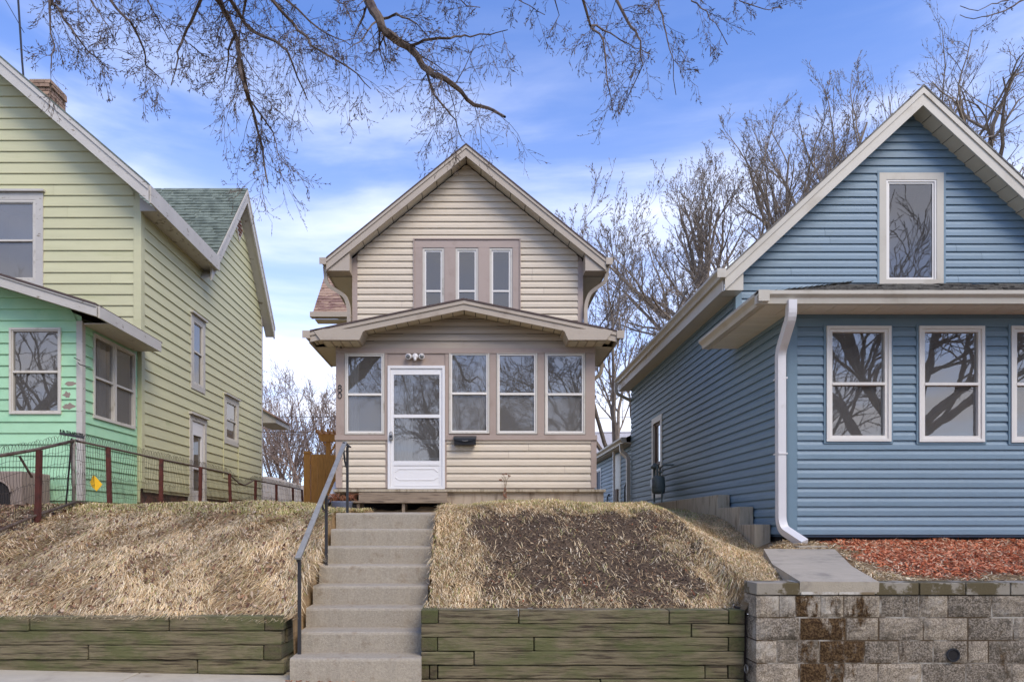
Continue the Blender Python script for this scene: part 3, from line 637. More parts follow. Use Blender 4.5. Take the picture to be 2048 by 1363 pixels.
# narrow side window over a brick infill
wd = MB().ring(fw_, sw[0], sw[2], sw[1], sw[3], .13, -.05, .04).build('window', M['beige'], blu)
MB().ring(fw_, sw[0]+.135, 2.80, sw[1]-.135, sw[3]-.135, .06, -.06, -.01).build('sash', mat('brown_window_frame', (92,70,54), .5), wd)
MB().add([fw_(u,v,-.03) for u, v in ((sw[0]+.19,2.86),(sw[1]-.19,2.86),(sw[1]-.19,3.71),(sw[0]+.19,3.71))], [(0,1,2,3)]).build('pane', M['glassdull'], wd)
MB().add([fw_(u,v,-.09) for u, v in ((sw[0]+.13,2.0),(sw[1]-.13,2.0),(sw[1]-.13,3.8),(sw[0]+.13,3.8))], [(0,1,2,3)]).build('backing', M['mortar'], wd)
for k in range(9):
    for j in range(3):
        a = sw[0]+.14+j*.21-(.1 if k%2 else 0); a0 = max(a, sw[0]+.135); a1 = min(a+.2, sw[1]-.135)
        if a1-a0 > .03: MB().fbox(fw_, a0, 2.14+k*.072, -.085, a1, 2.20+k*.072, -.03).build('brick', M['offwhite'], wd)
# right and rear walls
MB().box(wr-.05, Yq+.02, 1.1, wr, 11.2, 4.2).build('side_wall', M['blue'], blu); MB().box(wr-.05, 11.23, 1.1, wr, 18.8, 5.2).build('side_wall', M['blue'], blu); MB().box(Xb+.01, 18.78, 1.1, wr-.06, 18.85, 5.2).build('rear_wall', M['blue'], blu)
# porch front
fr = front(Yq); pt_ = 4.21
wins = [(1650,1779,653,883), (1834.5,1965,653,884), (2018,2148,653,885), (2202,2332,653,886)]
wh = [(X(a,Yq), X(b_,Yq), Zz(d,Yq), Zz(c,Yq)) for a, b_, c, d in wins]
band0 = Zz(652.5,Yq)
siding(fr, 1.235, band0, .1272, lambda v: Xb+.115, lambda v: wr, [(h[0]-.03,h[1]+.03,h[2]-.03,h[3]+.5) for h in wh], DUTCH, M['blue'], blu)
MB().fbox(fr, Xb+.115, band0+.002, 0, wr, Zz(636,Yq), .017).build('frieze_board', M['bluetrim'], blu)
MB().fbox(fr, Xb+.115, Zz(636,Yq)+.003, 0, wr, pt_, .023).build('frieze_board', M['bluetrim'], blu)
MB().fbox(fr, Xb-.0, 1.235, 0, Xb+.113, pt_, .026).build('corner_board', M['bluetrim'], blu)
wall_sheet(fr, 1.2, pt_, lambda v: Xb, lambda v: wr, wh, M['copper'], blu, step=1)
for i, h in enumerate(wh):
    MB().ring(fr, h[0]-.029, h[2]-.029, h[1]+.029, h[3]+.02, .028, 0, .034).build('window_surround', M['bluetrim'], blu)
    window(fr, h[0]+.001, h[2]+.001, h[1]-.001, h[3]-.001, .040, M['winwhite'], blu, rail=.50, proud=.05, inner=.040, curtain=(0,0,0,0)[i], depth=1.2, glow=M['glass'])
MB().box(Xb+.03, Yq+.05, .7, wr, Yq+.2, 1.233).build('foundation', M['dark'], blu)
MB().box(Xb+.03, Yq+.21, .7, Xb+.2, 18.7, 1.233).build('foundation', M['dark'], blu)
# porch roof: front plane, left hip plane, soffit, gutters
ez = 4.325; HR = 5.27
def fp(s, t): return (3.70+s, 8.88+2.31*t, ez+(HR-ez)*t)
MB().add([(3.70,8.88,ez),(10,8.88,ez),(10,11.19,HR),(6.01,11.19,HR),(3.70,11.19,ez),(3.70,8.88,ez-.02),(10,8.88,ez-.02),(3.7,11.19,ez-.02)], [(0,1,2,3),(0,3,4),(0,5,6,1),(0,4,7,5)]).build('porch_roof', M['shgrey'], blu)
shingles(fp, 0, 15, M['shgrey'], blu, thick=.016, lenf=lambda t: (2.31*t, 6.3))
shingles(lambda s, t: (3.70+2.31*t, 11.19-s, ez+(HR-ez)*t), 0, 15, M['shgrey'], blu, thick=.016, lenf=lambda t: (0, 2.31*(1-t)))
gutter_front(blu, 3.56, 10, 8.87, ez+.01, M['beige'], .155)
gutter(blu, 3.70, ez+.012, 8.74, 11.12, -1, M['beige'], size=.14)
MB().box(3.705, 8.875, 4.19, 3.72, 11.12, ez-.03).build('fascia_board', M['beige'], blu); MB().box(3.725, 8.876, 4.19, 10, 8.89, ez-.03).build('fascia_board', M['beige'], blu)
for k in range(14): MB().box(3.725, 9.335+k*.127, 4.20, Xb-.004, 9.455+k*.127, 4.212).build('soffit_panel', M['soffitw'], blu)
MB().box(3.725, 9.33, 4.214, Xb-.004, 11.12, 4.225).build('soffit_backing', M['dark'], blu)
for k in range(20): MB().box(3.725+k*.31, 8.895, 4.20, 4.027+k*.31, 9.33, 4.212).build('soffit_panel', M['soffitw'], blu)
pp = pipe(blu, [(4.00,8.80,4.22),(4.00,8.80,4.02),(4.03,9.18,3.66),(4.045,9.20,1.42),(4.06,9.16,1.30),(4.20,8.86,1.12)], M['white'], .074)
for z in (3.3, 2.3): MB().box(3.985, 9.13, z, 4.105, 9.30, z+.02).build('strap', M['white'], pp)
# rear wing
XW = 4.30
siding(faceW(XW), 1.6, 3.62, .1266, lambda v: 18.87, lambda v: 25.6, [(20.6, 21.6, 0, 3.55), (23.9, 24.9, 2.3, 3.4)], DUTCH, M['blue'], blu)
MB().box(XW+.002, 18.86, 1.2, XW+.2, 25.6, 3.9).build('rear_wing_wall', M['copper'], blu)
MB().add([(4.08,18.86,3.80),(4.08,26,3.80),(7,26,5.0),(7,18.86,5.0),(4.08,18.86,3.76),(4.08,26,3.76)], [(0,1,2,3),(0,4,5,1)]).build('rear_wing_roof', M['shgrey'], blu)
gutter(blu, 4.08, 3.80, 18.9, 26, -1, M['beige'], size=.15)
MB().box(4.085, 18.87, 3.63, XW-.002, 26, 3.66).build('eave_soffit', M['soffit'], blu)
pipe(blu, [(4.02,19.3,3.66),(4.02,19.3,3.45),(4.13,18.95,3.25),(4.13,18.92,3.1),(4.13,18.9,1.75)], M['beige'], .07)
MB().box(XW-.03, 20.6, 1.7, XW+.01, 21.6, 3.55).build('service_door', M['beige'], blu)
MB().box(XW-.06, 20.95, 1.7, XW-.035, 21.55, 2.5).build('door_kick_panel', M['greywood'], blu)
MB().box(4.10, 20.85, 1.72, 4.16, 20.93, 3.64).build('post', M['white'], blu)
window(faceW(XW), 23.9, 2.3, 24.9, 3.4, .08, M['white'], blu, rail=None)
for Y_, z1 in ((19.9,2.5), (22.6,2.3)):
    MB().tube([(XW-.05,Y_,1.7),(XW-.05,Y_,z1),(XW-.05,Y_-.25,z1+.1),(XW+.01,Y_-.4,z1+.1)], .02, 5).tube([(XW-.05,Y_+.2,1.7),(XW-.05,Y_+.2,z1-.5)], .018, 5).build('conduit', M['blackmetal'], blu)
# gas meter
t = empty('gas_meter', (4.0, 15.1, 1.87), 'grey green gas meter with pipes on the side wall of the blue house', 'gas meter')
MB().lathe((3.96,15.1,2.06), [(.05,0),(.13,.02),(.145,.08),(.145,.28),(.13,.36),(.07,.40)], 16).build('meter_body', M['meter'], t, smooth=True)
MB().box(3.80,15.02,2.22,3.84,15.18,2.38).build('dial_plate', M['lockgrey'], t)
MB().tube([(3.97,15.0,2.42),(3.97,15.0,2.62),(3.97,14.75,2.66),(4.18,14.7,2.66)], .022, 6).tube([(3.97,15.22,2.42),(3.97,15.25,2.7),(3.97,15.5,2.72),(3.97,15.5,1.9)], .024, 6).tube([(3.98,14.9,2.1),(3.98,14.9,1.86)], .018, 6).build('pipe', M['meter'], t)
MB().lathe((3.96,15.4,2.62), [(.03,0),(.09,.03),(.10,.07),(.06,.10),(.03,.14)], 12).lathe((3.97,15.0,2.50), [(.02,0),(.045,.03),(.02,.08)], 8).build('regulator', M['meter'], t, smooth=True)
# board marked concrete side wall, stepping down
t = empty('concrete_side_wall', (4.05, 9.8, .8), 'stained concrete wall stepping down beside the blue house', 'retaining wall')
for (a, b_, z, x0, x1) in ((11.36,20,1.87,3.95,4.155), (10.40,11.355,1.645,3.945,4.16), (9.80,10.395,1.375,3.935,4.165)):
    MB().box(x0, a, .7, x1, b_, z).build('wall_step', M['concwall'], t, bevel=.012)
# ================================================================== green house
gre = empty('green_house', (-7.5, 12.85, 1.9), 'pale yellow green house with a bright mint painted front porch', 'house')
xp, zp, sl = -9.6, 10.68, .857; Yg = 12.85; wl, wr = -12.92, -6.28; zw = zp-.31
fr = front(Yg)
uw = (X(0,Yg)-.35, X(88,Yg), Zz(577,Yg), Zz(386,Yg))
siding(fr, 4.7, zw-.05, .2045, lambda v: max(wl+.1, xp-(zw-v)/sl), lambda v: min(wr-.115, xp+(zw-v)/sl), [uw], LAP, M['green'], gre, phase=.06)
wall_sheet(fr, 1.8, zw, lambda v: max(wl, xp-(zw-v)/sl), lambda v: min(wr, xp+(zw-v)/sl), [(uw[0]+.1,uw[1]-.1,uw[2]+.1,uw[3]-.1)], M['green'], gre)
MB().fbox(fr, wr-.113, 4.7, 0, wr+.028, zp-sl*abs(wr-xp)-.42, .028).build('corner_board', M['green'], gre)
cs = MB().ring(fr, uw[0], uw[2], uw[1], uw[3], .135, 0, .035).build('window_casing', M['oldwhite'], gre)
MB().fbox(fr, uw[0]-.04, uw[3]+.002, 0, uw[1]+.04, uw[3]+.04, .085).build('window_hood', M['oldwhite'], gre)
window(fr, uw[0]+.136, uw[2]+.136, uw[1]-.136, uw[3]-.136, .045, M['offwhite'], gre, rail=.50, proud=.03, inner=.02, glow=M['glassdull'], curtain=0)
gable(gre, xp, zp, sl, -13.27, -5.93, 12.42, 15.9, Yg, wl, wr, .30, M['oldwhite'], M['shgreen'], M['oldwhite'], mold=.09, moldm=M['oldwhite'], rakepanel=False, box=False)
frr = front(12.42)
MB().prism(frr, [(xp,zp-.30),(-6.26,zp-.30-sl*3.34),(-6.26,zp-.32-sl*3.34),(xp,zp-.32)], -.40, -.04).build('rake_soffit', M['oldwhite'], gre)
MB().prism(frr, [(-5.93,7.19),(-6.26,7.19),(-6.26,7.45)], -.43, -.37).build('eave_return', M['oldwhite'], gre)
for k in range(11):
    Y_ = 13.0+k*.27
    MB().bar((-5.98,Y_,7.22),(-6.27,Y_,7.40), .05, .09).build('rafter_tail', M['oldwhite'], gre)
# east wall
fe = faceE(-6.28)
L_ = lambda v: 12.97 if v < 7.32 else 18.0-(9.86-v)/1.2
R_ = lambda v: 20.0 if v < 7.45 else min(20.0, 18.0+(9.86-v)/1.2)
ew = [(15.07,15.84,4.38,6.02), (17.06,18.05,3.42,4.62), (15.0,15.92,1.8,3.80)]
vent = (17.9,18.3,8.95,9.45)
siding(fe, 2.06, 9.82, .2045, L_, R_, ew, LAP, M['green'], gre, phase=.0)
wall_sheet(fe, 2.0, 9.86, L_, R_, [(a+.08,b_-.08,c+.08,d-.08) for a, b_, c, d in ew], M['green'], gre, step=.2)
MB().fbox(fe, 12.85, 2.06, 0, 12.968, 7.2, .027).build('corner_board', M['green'], gre)
MB().fbox(fe, 20.0, 2.06, 0, 20.09, 7.5, .027).build('corner_board', M['oldwhite'], gre)
MB().box(-6.5, 12.9, 1.3, -6.32, 20.0, 2.055).build('foundation', M['foundred'], gre)
MB().box(-12.9, 20.0, 1.3, -6.29, 20.1, 7.3).build('rear_wall', M['green'], gre); MB().box(-12.95, 12.87, 1.3, -12.9, 20.0, 7.3).build('side_wall', M['green'], gre)
for a, b_, c, d in ew[:2]:
    MB().ring(fe, a, c, b_, d, .11, 0, .035).build('window_casing', M['oldwhite'], gre)
    MB().fbox(fe, a-.03, d+.002, 0, b_+.03, d+.045, .09).build('window_hood', M['oldwhite'], gre)
    window(fe, a+.111, c+.111, b_-.111, d-.111, .04, M['offwhite'], gre, rail=.52, proud=.03, inner=.02, glow=M['glassdull'], curtain=0)
MB().ring(fe, 17.00, 2.55, 18.08, 4.64, .03, .002, .03).build('old_opening_trim', M['green'], gre)
a, b_, c, d = ew[2]
dd = MB().ring(fe, a, c, b_, d, .12, -.02, .035).build('door', M['oldwhite'], gre)
MB().fbox(fe, a-.03, d+.002, 0, b_+.03, d+.05, .09).build('door_hood', M['oldwhite'], dd)
s = MB(); s.ring(fe, a+.122, c+.1, b_-.122, d-.122, .11, -.06, .01, wb=.25, wt=.3); s.fbox(fe, a+.23, 2.62, -.06, b_-.23, 2.68, .01); s.build('door_leaf', M['white'], dd)
MB().add([fe(u,v,-.03) for u, v in ((a+.2,c+.2),(b_-.2,c+.2),(b_-.2,d-.3),(a+.2,d-.3))], [(0,1,2,3)]).build('pane', M['glassdull'], dd)
MB().fbox(fe, a+.1, c, -.35, b_-.1, d-.1, -.3).build('backing', M['room'], dd)
# diamond vent
vc = (18.1, 9.18)
MB().prism(fe, [(vc[0]-.27,vc[1]),(vc[0],vc[1]-.36),(vc[0]+.27,vc[1]),(vc[0],vc[1]+.36)], .0, .04).build('gable_vent', M['offwhite'], gre)
for k in range(5):
    z = vc[1]-.18+k*.09; hw = .19*(1-abs(z-vc[1])/.27)
    MB().fbox(fe, vc[0]-hw, z-.03, .041, vc[0]+hw, z+.02, .055).build('vent_slat', mat('vent_brown', (112,66,44), .8, .2) if k == 0 else bpy.data.materials['vent_brown'], gre)
# cross gable roof over the east wall
def rp(s, t): return (-11+s, 15.58+2.42*t, 7.26+2.90*t)
MB().add([rp(0,0), rp(5,0), rp(5,1), rp(0,1), (-6.0,20.42,7.26), (-11,20.42,7.26)], [(0,1,2,3),(3,2,4,5)]).build('cross_roof', M['shgreen'], gre)
shingles(rp, 0, 26, M['shgreen'], gre, thick=.016, tab=.33, lenf=lambda t: (0, 5))
fg = faceE(-6.0)
for sg in (-1, 1):
    e = (18+sg*2.42, 7.26)
    MB().prism(fg, [(18,10.13),(e[0],e[1]-.02),(e[0],e[1]-.12),(18,10.03)], -.04, .02).build('rake_moulding', M['oldwhite'], gre)
    MB().prism(fg, [(18,10.028),(e[0],e[1]-.122),(e[0],e[1]-.36),(18,9.79)], -.035, .004).build('rake_board', M['oldwhite'], gre)
    MB().prism(fg, [(18,9.86),(e[0],e[1]-.29),(e[0],e[1]-.31),(18,9.84)], -.27, -.04).build('rake_soffit', M['oldwhite'], gre)
    MB().fbox(fe, e[0]-.05 if sg > 0 else e[0], 0, 0, e[0] if sg > 0 else e[0]+.05, 0, 0)
# rear porch roof seen past the corner
MB().prism(front(20.6), [(-6.6,4.95),(-6.02,4.60),(-6.02,4.45),(-6.6,4.45)], -1.5, 0).build('rear_porch_roof', M['oldwhite'], gre)
MB().prism(front(20.55), [(-6.6,4.99),(-5.98,4.62),(-5.98,4.58),(-6.6,4.94)], -1.6, .02).build('rear_porch_shingles', M['shred'], gre)
# chimney of single bricks
ch = MB().box(-9.26, 14.36, 9.6, -8.90, 14.84, 10.56).build('chimney', M['mortar'], gre)
rr = random.Random(9)
for r_ in range(14):
    z = 9.60+r_*.072; ex = .03 if r_ >= 12 else 0
    for j in range(3):
        a = -9.29+j*.21-(.10 if r_%2 else 0); a0, a1 = max(a, -9.29-ex), min(a+.198, -8.87+ex)
        if a1-a0 > .03: MB().box(a0, 14.33-ex-rr.random()*.006, z, a1, 14.36, z+.06).build('brick', M['brick'], ch)
        a = 14.35+j*.21-(.10 if r_%2 else 0); a0, a1 = max(a, 14.362-ex), min(a+.198, 14.86)
        if a1-a0 > .03: MB().box(-8.90, a0, z, -8.87+ex+rr.random()*.006, a1, z+.06).build('brick', M['brick'], ch)
MB().box(-9.30, 14.32, 10.60, -8.86, 14.87, 10.63).build('cap', M['mortar'], ch)
# mint porch
Yn = 11.03; XN = -6.33; pr_ = XN; pl_ = -12.6
xp, zp, sl = -9.5, 5.90, .31
fr = front(Yn); zw = zp-.158
pw = (X(21,Yn), X(124,Yn), Zz(828,Yn), Zz(656,Yn))
siding(fr, 1.76, zw, .1795, lambda v: max(pl_, xp-(zw-v)/sl), lambda v: min(pr_-.07, xp+(zw-v)/sl), [pw], LAP, M['mint'], gre)
wall_sheet(fr, 1.7, zw, lambda v: max(pl_, xp-(zw-v)/sl), lambda v: min(pr_, xp+(zw-v)/sl), [(pw[0]+.03,pw[1]-.03,pw[2]+.03,pw[3]-.03)], M['mint'], gre, step=.2)
MB().fbox(fr, pr_-.068, 1.76, 0, pr_+.026, 4.62, .026).build('corner_board', M['oldwhite'], gre)
window(fr, *[pw[0], pw[2], pw[1], pw[3]], .035, M['offwhite'], gre, rail=.49, proud=.04, inner=.02, depth=.9, curtain=0)
window(fr, -9.9, pw[2], -9.0, pw[3], .035, M['offwhite'], gre, rail=.49, proud=.045, inner=.02)
fm = faceE(XN)
sw2 = (11.33,12.70,3.13,4.52)
siding(fm, 1.76, 4.60, .1795, lambda v: Yn+.07, lambda v: 12.80, [sw2], LAP, M['mint'], gre)
wall_sheet(fm, 1.7, 4.62, lambda v: Yn, lambda v: 12.84, [(sw2[0]+.03,sw2[1]-.03,sw2[2]+.03,sw2[3]-.03)], M['mint'], gre, step=1)
MB().box(XN+.001, Yn+.002, 1.76, XN+.026, Yn+.068, 4.6).build('corner_board', M['oldwhite'], gre)
mid = 12.0
window(fm, sw2[0], sw2[2], mid-.002, sw2[3], .035, M['offwhite'], gre, rail=.49, proud=.04, inner=.02, glow=M['glassdull'], curtain=4)
window(fm, mid+.002, sw2[2], sw2[1], sw2[3], .035, M['offwhite'], gre, rail=.49, proud=.04, inner=.02, glow=M['glassdull'], curtain=1)
gable(gre, xp, zp, sl, -13.14, -5.86, 10.6, 12.83, Yn, pl_, pr_, .165, M['oldwhite'], M['shdark'], M['oldwhite'], panel=.4, mold=.02, box=False)
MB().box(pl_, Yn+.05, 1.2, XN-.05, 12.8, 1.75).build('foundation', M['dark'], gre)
# peeled paint on the boards beside the corner
for (u, v, a, b_) in ((-6.50,3.625,.13,.045), (-6.55,3.447,.08,.062), (-6.52,3.266,.12,.062)):
    n = 17; pts = [(u+a*(.45+.6*rr.random())*math.cos(2*math.pi*i/n), v+b_*(.45+.6*rr.random())*math.sin(2*math.pi*i/n)) for i in range(n)]
    pts = [(min(p[0], pr_-.075), p[1]) for p in pts]
    MB().prism(lambda u, v, o: (u, Yn-o-.02*(1-((v-1.76)%.1795)/.1795), v), pts, .002, .006).build('peeled_patch', M['greybox'], gre)
MB().tube([(-6.36,10.98,3.95),(-6.28,10.9,3.9),(-6.1,10.9,3.85)], .008, 5).tube([(-6.42,10.98,4.03),(-6.25,10.85,3.95)], .007, 5).build('wire_bracket', M['blackmetal'], gre)
# mast on the roof
t = empty('antenna_mast', (-9.55, 14.2, 10.6), 'thin dark mast with a guy wire above the green house roof', 'mast')
MB().tube([X_ for X_ in ((-9.31,14.2,10.2),(-9.37,14.2,10.9),(-9.48,14.2,12.6))], .022, 6).build('mast', M['blackmetal'], t)
MB().tube([(-9.33,14.2,11.5),(-9.9,14.2,12.5)], .008, 4).build('guy_wire', M['blackmetal'], t)
# ================================================================== ground
YC = ([-14,-9,-5.54,-3.5,-1.7,-.5,1.0,2.2,3.0,3.9,14], [9.9,9.8,9.6,8.95,8.35,8.3,8.55,9.2,10.3,12.3,12.3])
def sst(t): t = np.clip(t, 0, 1); return t*t*(3-2*t)
def lump(x, y, s, a):
    return a*(np.sin(x*s*1.7+1.3*np.sin(y*s*.9))*np.cos(y*s*1.3+.7*np.sin(x*s*1.1)))
def ground(x, y, steps=True):
    x = np.asarray(x, float); y = np.asarray(y, float)
    z0 = np.where(x < -1, .50, .575)+sst((x-2.36)/.12)*.23
    yc = np.interp(x, *YC); t = np.clip((y-6.3)/(yc-6.3), 0, 1)
    z = z0+(1.62-z0)*(1-(1-t)**1.25)+np.maximum(y-yc, 0)*.027
    side = np.interp(y, [6.1,9.0,9.8,10.4,11.35,13,30], [.83,.93,1.04,1.27,1.50,1.64,1.95]); wx = sst((x-2.3)/1.5); z = np.where(x > 2.3, z*(1-wx)+side*wx, z)
    yard = .82+(np.clip(y, 6.1, 9.4)-6.1)*.098
    xb = 2.72+(y-6.2)*.335
    wgt = sst((x-xb)/.38)*(y < 30)
    z = z*(1-wgt)+yard*wgt
    z = z+lump(x, y, 2.2, .022)+lump(x+3, y-1, 5.5, .012)+lump(x, y, 13, .005)
    z = z-.10*sst((x+2.75)/.5)*(x < -1.0)*sst((y-7.9)/.5)-.05*sst((.3-x)/.6)*(x > -1.0)*sst((y-7.9)/.5)
    if steps:
        ins = (x > -1.68) & (x < -.45) & (y < 11.2)
        zs = np.where(y < 8.0, np.clip((y-6.03)/.281, 0, 7)*.1875-.08, 1.47+np.clip(y-8.4, 0, 3)*.03)
        z = np.where(ins, zs, z)
    return z
def dirtmask(x, y):
    """1 on the bare soil of the right bank"""
    n = lump(x, y, 3.1, .16)+lump(x+2, y, 7.7, .12)+lump(x, y+4, 17, .07)
    yc = np.interp(x, *YC)
    n = n*1.35
    l = sst((x+.30+n-(y-6.3)*.02)/.40); r = sst((2.25+(y-6.3)*.17+n-x)/.45); t = sst((yc-.12-y+n)/.40); b = sst((y-6.30+n)/.35)
    return l*r*t*np.where(x > -.45, 1, 0)*(.55+.45*b)
def mulchmask(x, y):
    n = lump(x, y, 4.1, .14)+lump(x, y, 11, .08)
    xb = 3.55+(y-6.2)*.28
    return sst((x-xb-.15+n*1.2)/.35)*sst((y-6.35+n)/.35)
xs = np.concatenate([np.linspace(-14,-7,30), np.linspace(-6.9,-1.75,125), np.array([-1.69,-1.675]), np.linspace(-1.6,-.52,14), np.array([-.457,-.44]), np.linspace(-.4,4.6,130), np.linspace(4.65,10,60)])
ys = np.concatenate([np.array([6.12,6.21,6.25]), np.linspace(6.305,10.5,120), np.linspace(10.6,14,30), np.linspace(14.3,30,36)])
XX, YY = np.meshgrid(xs, ys); ZZ = ground(XX, YY)
V = np.stack([XX, YY, ZZ], -1).reshape(-1, 3); nx, ny = len(xs), len(ys)
i = np.arange(nx*ny).reshape(ny, nx); Q = np.stack([i[:-1,:-1], i[:-1,1:], i[1:,1:], i[1:,:-1]], -1).reshape(-1, 4)
qx, qy = V[Q[:,0],0], V[Q[:,0],1]; Q = Q[~(((qx < -1.0) & (qy < 6.30)) | ((qx < 2.30) & (qy < 6.20)))]
dm = dirtmask(XX, YY).reshape(-1, 1); mm = mulchmask(XX, YY).reshape(-1, 1)
thatch = np.array(lin((138,114,82))); soil = np.array(lin((94,78,62))); mul = np.array(lin((132,84,64)))
vc = thatch*(1-dm)+soil*dm; vc = vc*(1-mm)+mul*mm
rs = np.random.RandomState(4); vc = vc*(1+rs.uniform(-.22,.22,(len(V),1)))
gm_ = vcmat('bank_soil', .95)
t_ = gm_.node_tree; b = t_.nodes['Principled BSDF']; n_ = t_.nodes.new('ShaderNodeTexNoise'); n_.inputs['Scale'].default_value = 45; n_.inputs['Detail'].default_value = 8
bp = t_.nodes.new('ShaderNodeBump'); bp.inputs['Strength'].default_value = 1; bp.inputs['Distance'].default_value = .03
t_.links.new(n_.outputs[0], bp.inputs['Height']); t_.links.new(bp.outputs[0], b.inputs['Normal'])
lawn = npmesh('ground', V, Q, gm_, vc, k=4); tag(lawn, kind='structure')
MB().add([(-400,30,1.95),(400,30,1.95),(400,900,2.4),(-400,900,2.4)], [(0,1,2,3)]).add([(-400,6.5,1.5),(-14,6.5,1.5),(-14,30,1.95),(-400,30,1.95)], [(0,1,2,3)]).add([(10,6.5,1.1),(400,6.5,1.1),(400,30,1.9),(10,30,1.9)], [(0,1,2,3)]).build('far_ground', mat('far_grass', (112,100,66), .95, .3, .4), None, kind='structure')
MB().add([(-300,-200,-.32),(300,-200,-.32),(300,2.2,-.32),(-300,2.2,-.32)], [(0,1,2,3)]).build('street', mat('asphalt', (88,86,84), .9, .15, 8, .4, 60), None, kind='structure')
MB().add([(-300,2.2,-.15),(300,2.2,-.15),(300,4.5,-.12),(-300,4.5,-.12)], [(0,1,2,3)]).build('boulevard_grass', mat('boulevard_grass', (128,116,74), .95, .3, 4, .5, 40), None, kind='structure')
sw_ = tag(MB().box(-30, 4.5, -.9, 30, 6.0, -.68).build('sidewalk', M['mortar'], None), kind='structure')
for k in range(-8, 10):
    x0 = -3.05+k*1.52; x1 = x0+1.508
    if x1 < -12 or x0 > 12: continue
    za, zb_ = -.05-.022*x0, -.05-.022*x1
    MB().add([(x0,4.5,za),(x1,4.5,zb_),(x1,6.42,zb_),(x0,6.42,za),(x0,4.5,za-.12),(x1,4.5,zb_-.12),(x1,6.42,zb_-.12),(x0,6.42,za-.12)], [(0,1,2,3),(0,4,5,1),(1,5,6,2),(2,6,7,3),(3,7,4,0)]).build('slab', M['concwalk'], sw_, bevel=.008)
MB().box(-30,4.5,-.35,30,6.42,-.24).build('slab_bed', M['mortar'], sw_)
# ------------------------------------------------------------------ concrete steps
st = empty('concrete_steps', (-1.07, 6.03, 0), 'flight of eight plain concrete steps between the timber walls', 'steps')
rr = random.Random(1)
for k in range(8):
    y0 = 6.03+k*.281; y1 = y0+.30 if k < 7 else 8.45; z1 = (k+1)*.1875; z0_ = -.12 if k == 0 else k*.1875-.03
    n = 26; s = MB(); x0, x1 = -1.64, -.495; b0 = len(s.v)
    for j in range(n+1):
        x = x0+(x1-x0)*j/n; e = .006*math.sin(j*1.1+k)+.004*rr.uniform(-1,1); q = rr.uniform(-.002,.002)
        s.v += [(x,y0+e*.4,z0_),(x,y0+e*.5,z1-.026),(x,y0+.006+e*.4,z1-.010+q),(x,y0+.022,z1+q-.001),(x,y0+.08,z1),(x,y1,z1+.004)]
    for j in range(n):
        for r_ in range(5): a = j*6+r_; s.f.append((a,a+6,a+7,a+1))
    s.f += [tuple(range(6))[::-1], tuple(n*6+q for q in range(6))]
    s.build('step', M['concrete'], st, smooth=False)
MB().add([(-1.66,8.44,1.50),(-.47,8.44,1.50),(-.47,11.5,1.585),(-1.66,11.5,1.585),(-1.66,8.44,1.3),(-.47,8.44,1.3),(-.47,11.5,1.3),(-1.66,11.5,1.3)], [(0,1,2,3),(0,4,5,1),(1,5,6,2),(3,7,4,0)]).build('landing', M['concrete'], st)
# fallen leaves at the foot of the steps
lf = []
# ------------------------------------------------------------------ timber walls
def timbermat(name, rgb, moss, mlo, mhi, seed):
    m = mat(name, rgb, .9, .32, 5, 1.0, 9, (1.0,12,26), dark=(66,54,38), dthr=(.47,.64), dscale=2.2, dstretch=(1.1,10,22))
    t = m.node_tree; b = t.nodes['Principled BSDF']; src = b.inputs['Base Color'].links[0].from_socket
    tcn = t.nodes.new('ShaderNodeTexCoord'); n = t.nodes.new('ShaderNodeTexNoise'); n.inputs['Scale'].default_value = 2.1; n.inputs['Detail'].default_value = 7; n.inputs['Roughness'].default_value = .7
    mp = t.nodes.new('ShaderNodeMapping'); mp.inputs['Scale'].default_value = (1,1,2.4); mp.inputs['Location'].default_value = (seed,seed,0)
    g = t.nodes.new('ShaderNodeNewGeometry'); t.links.new(g.outputs['Position'], mp.inputs[0]); t.links.new(mp.outputs[0], n.inputs['Vector'])
    r = t.nodes.new('ShaderNodeMapRange'); r.interpolation_type = 'SMOOTHSTEP'; r.inputs[1].default_value = mlo; r.inputs[2].default_value = mhi; r.inputs[4].default_value = .68
    t.links.new(n.outputs[0], r.inputs[0]); mx = t.nodes.new('ShaderNodeMix'); mx.data_type = 'RGBA'; t.links.new(r.outputs[0], mx.inputs[0]); t.links.new(src, mx.inputs[6]); mx.inputs[7].default_value = (*lin(moss), 1)
    t.links.new(mx.outputs[2], b.inputs['Base Color']); return m
M['timber'] = timbermat('mossy_timber', (124,112,84), (86,92,46), .43, .64, 3)
M['timberend'] = timbermat('mossy_timber_end', (92,80,58), (82,88,40), .38, .62, 7)
def timber(parent, x0, x1, y0, y1, z0, z1, end=False, m=None):
    along_y = (y1-y0) > (x1-x0); Lg = (y1-y0) if along_y else (x1-x0); W_ = (x1-x0) if along_y else (y1-y0); H = z1-z0
    n = max(2, int(Lg/.12)); s = MB()
    for i in range(n+1):
        u = -Lg/2+Lg*i/n
        def j(a): return rr.uniform(-a, a)
        s.v += [(u,-W_/2+j(.004),-H/2+j(.003)),(u,W_/2,-H/2),(u,W_/2,H/2+j(.003)),(u,-W_/2+j(.004),H/2+j(.0035))]
    for i in range(n):
        for q in range(4): s.f.append((i*4+q, i*4+(q+1)%4, (i+1)*4+(q+1)%4, (i+1)*4+q))
    s.f += [(3,2,1,0), (n*4,n*4+1,n*4+2,n*4+3)]
    o = s.build('timber', m or (M['timberend'] if end else M['timber']), parent, bevel=.009)
    o.location = parent.matrix_world.inverted() @ Vector(((x0+x1)/2,(y0+y1)/2,(z0+z1)/2)) if False else Vector(((x0+x1)/2,(y0+y1)/2,(z0+z1)/2))
    if along_y: o.rotation_euler = (0,0,R(90))
    return o
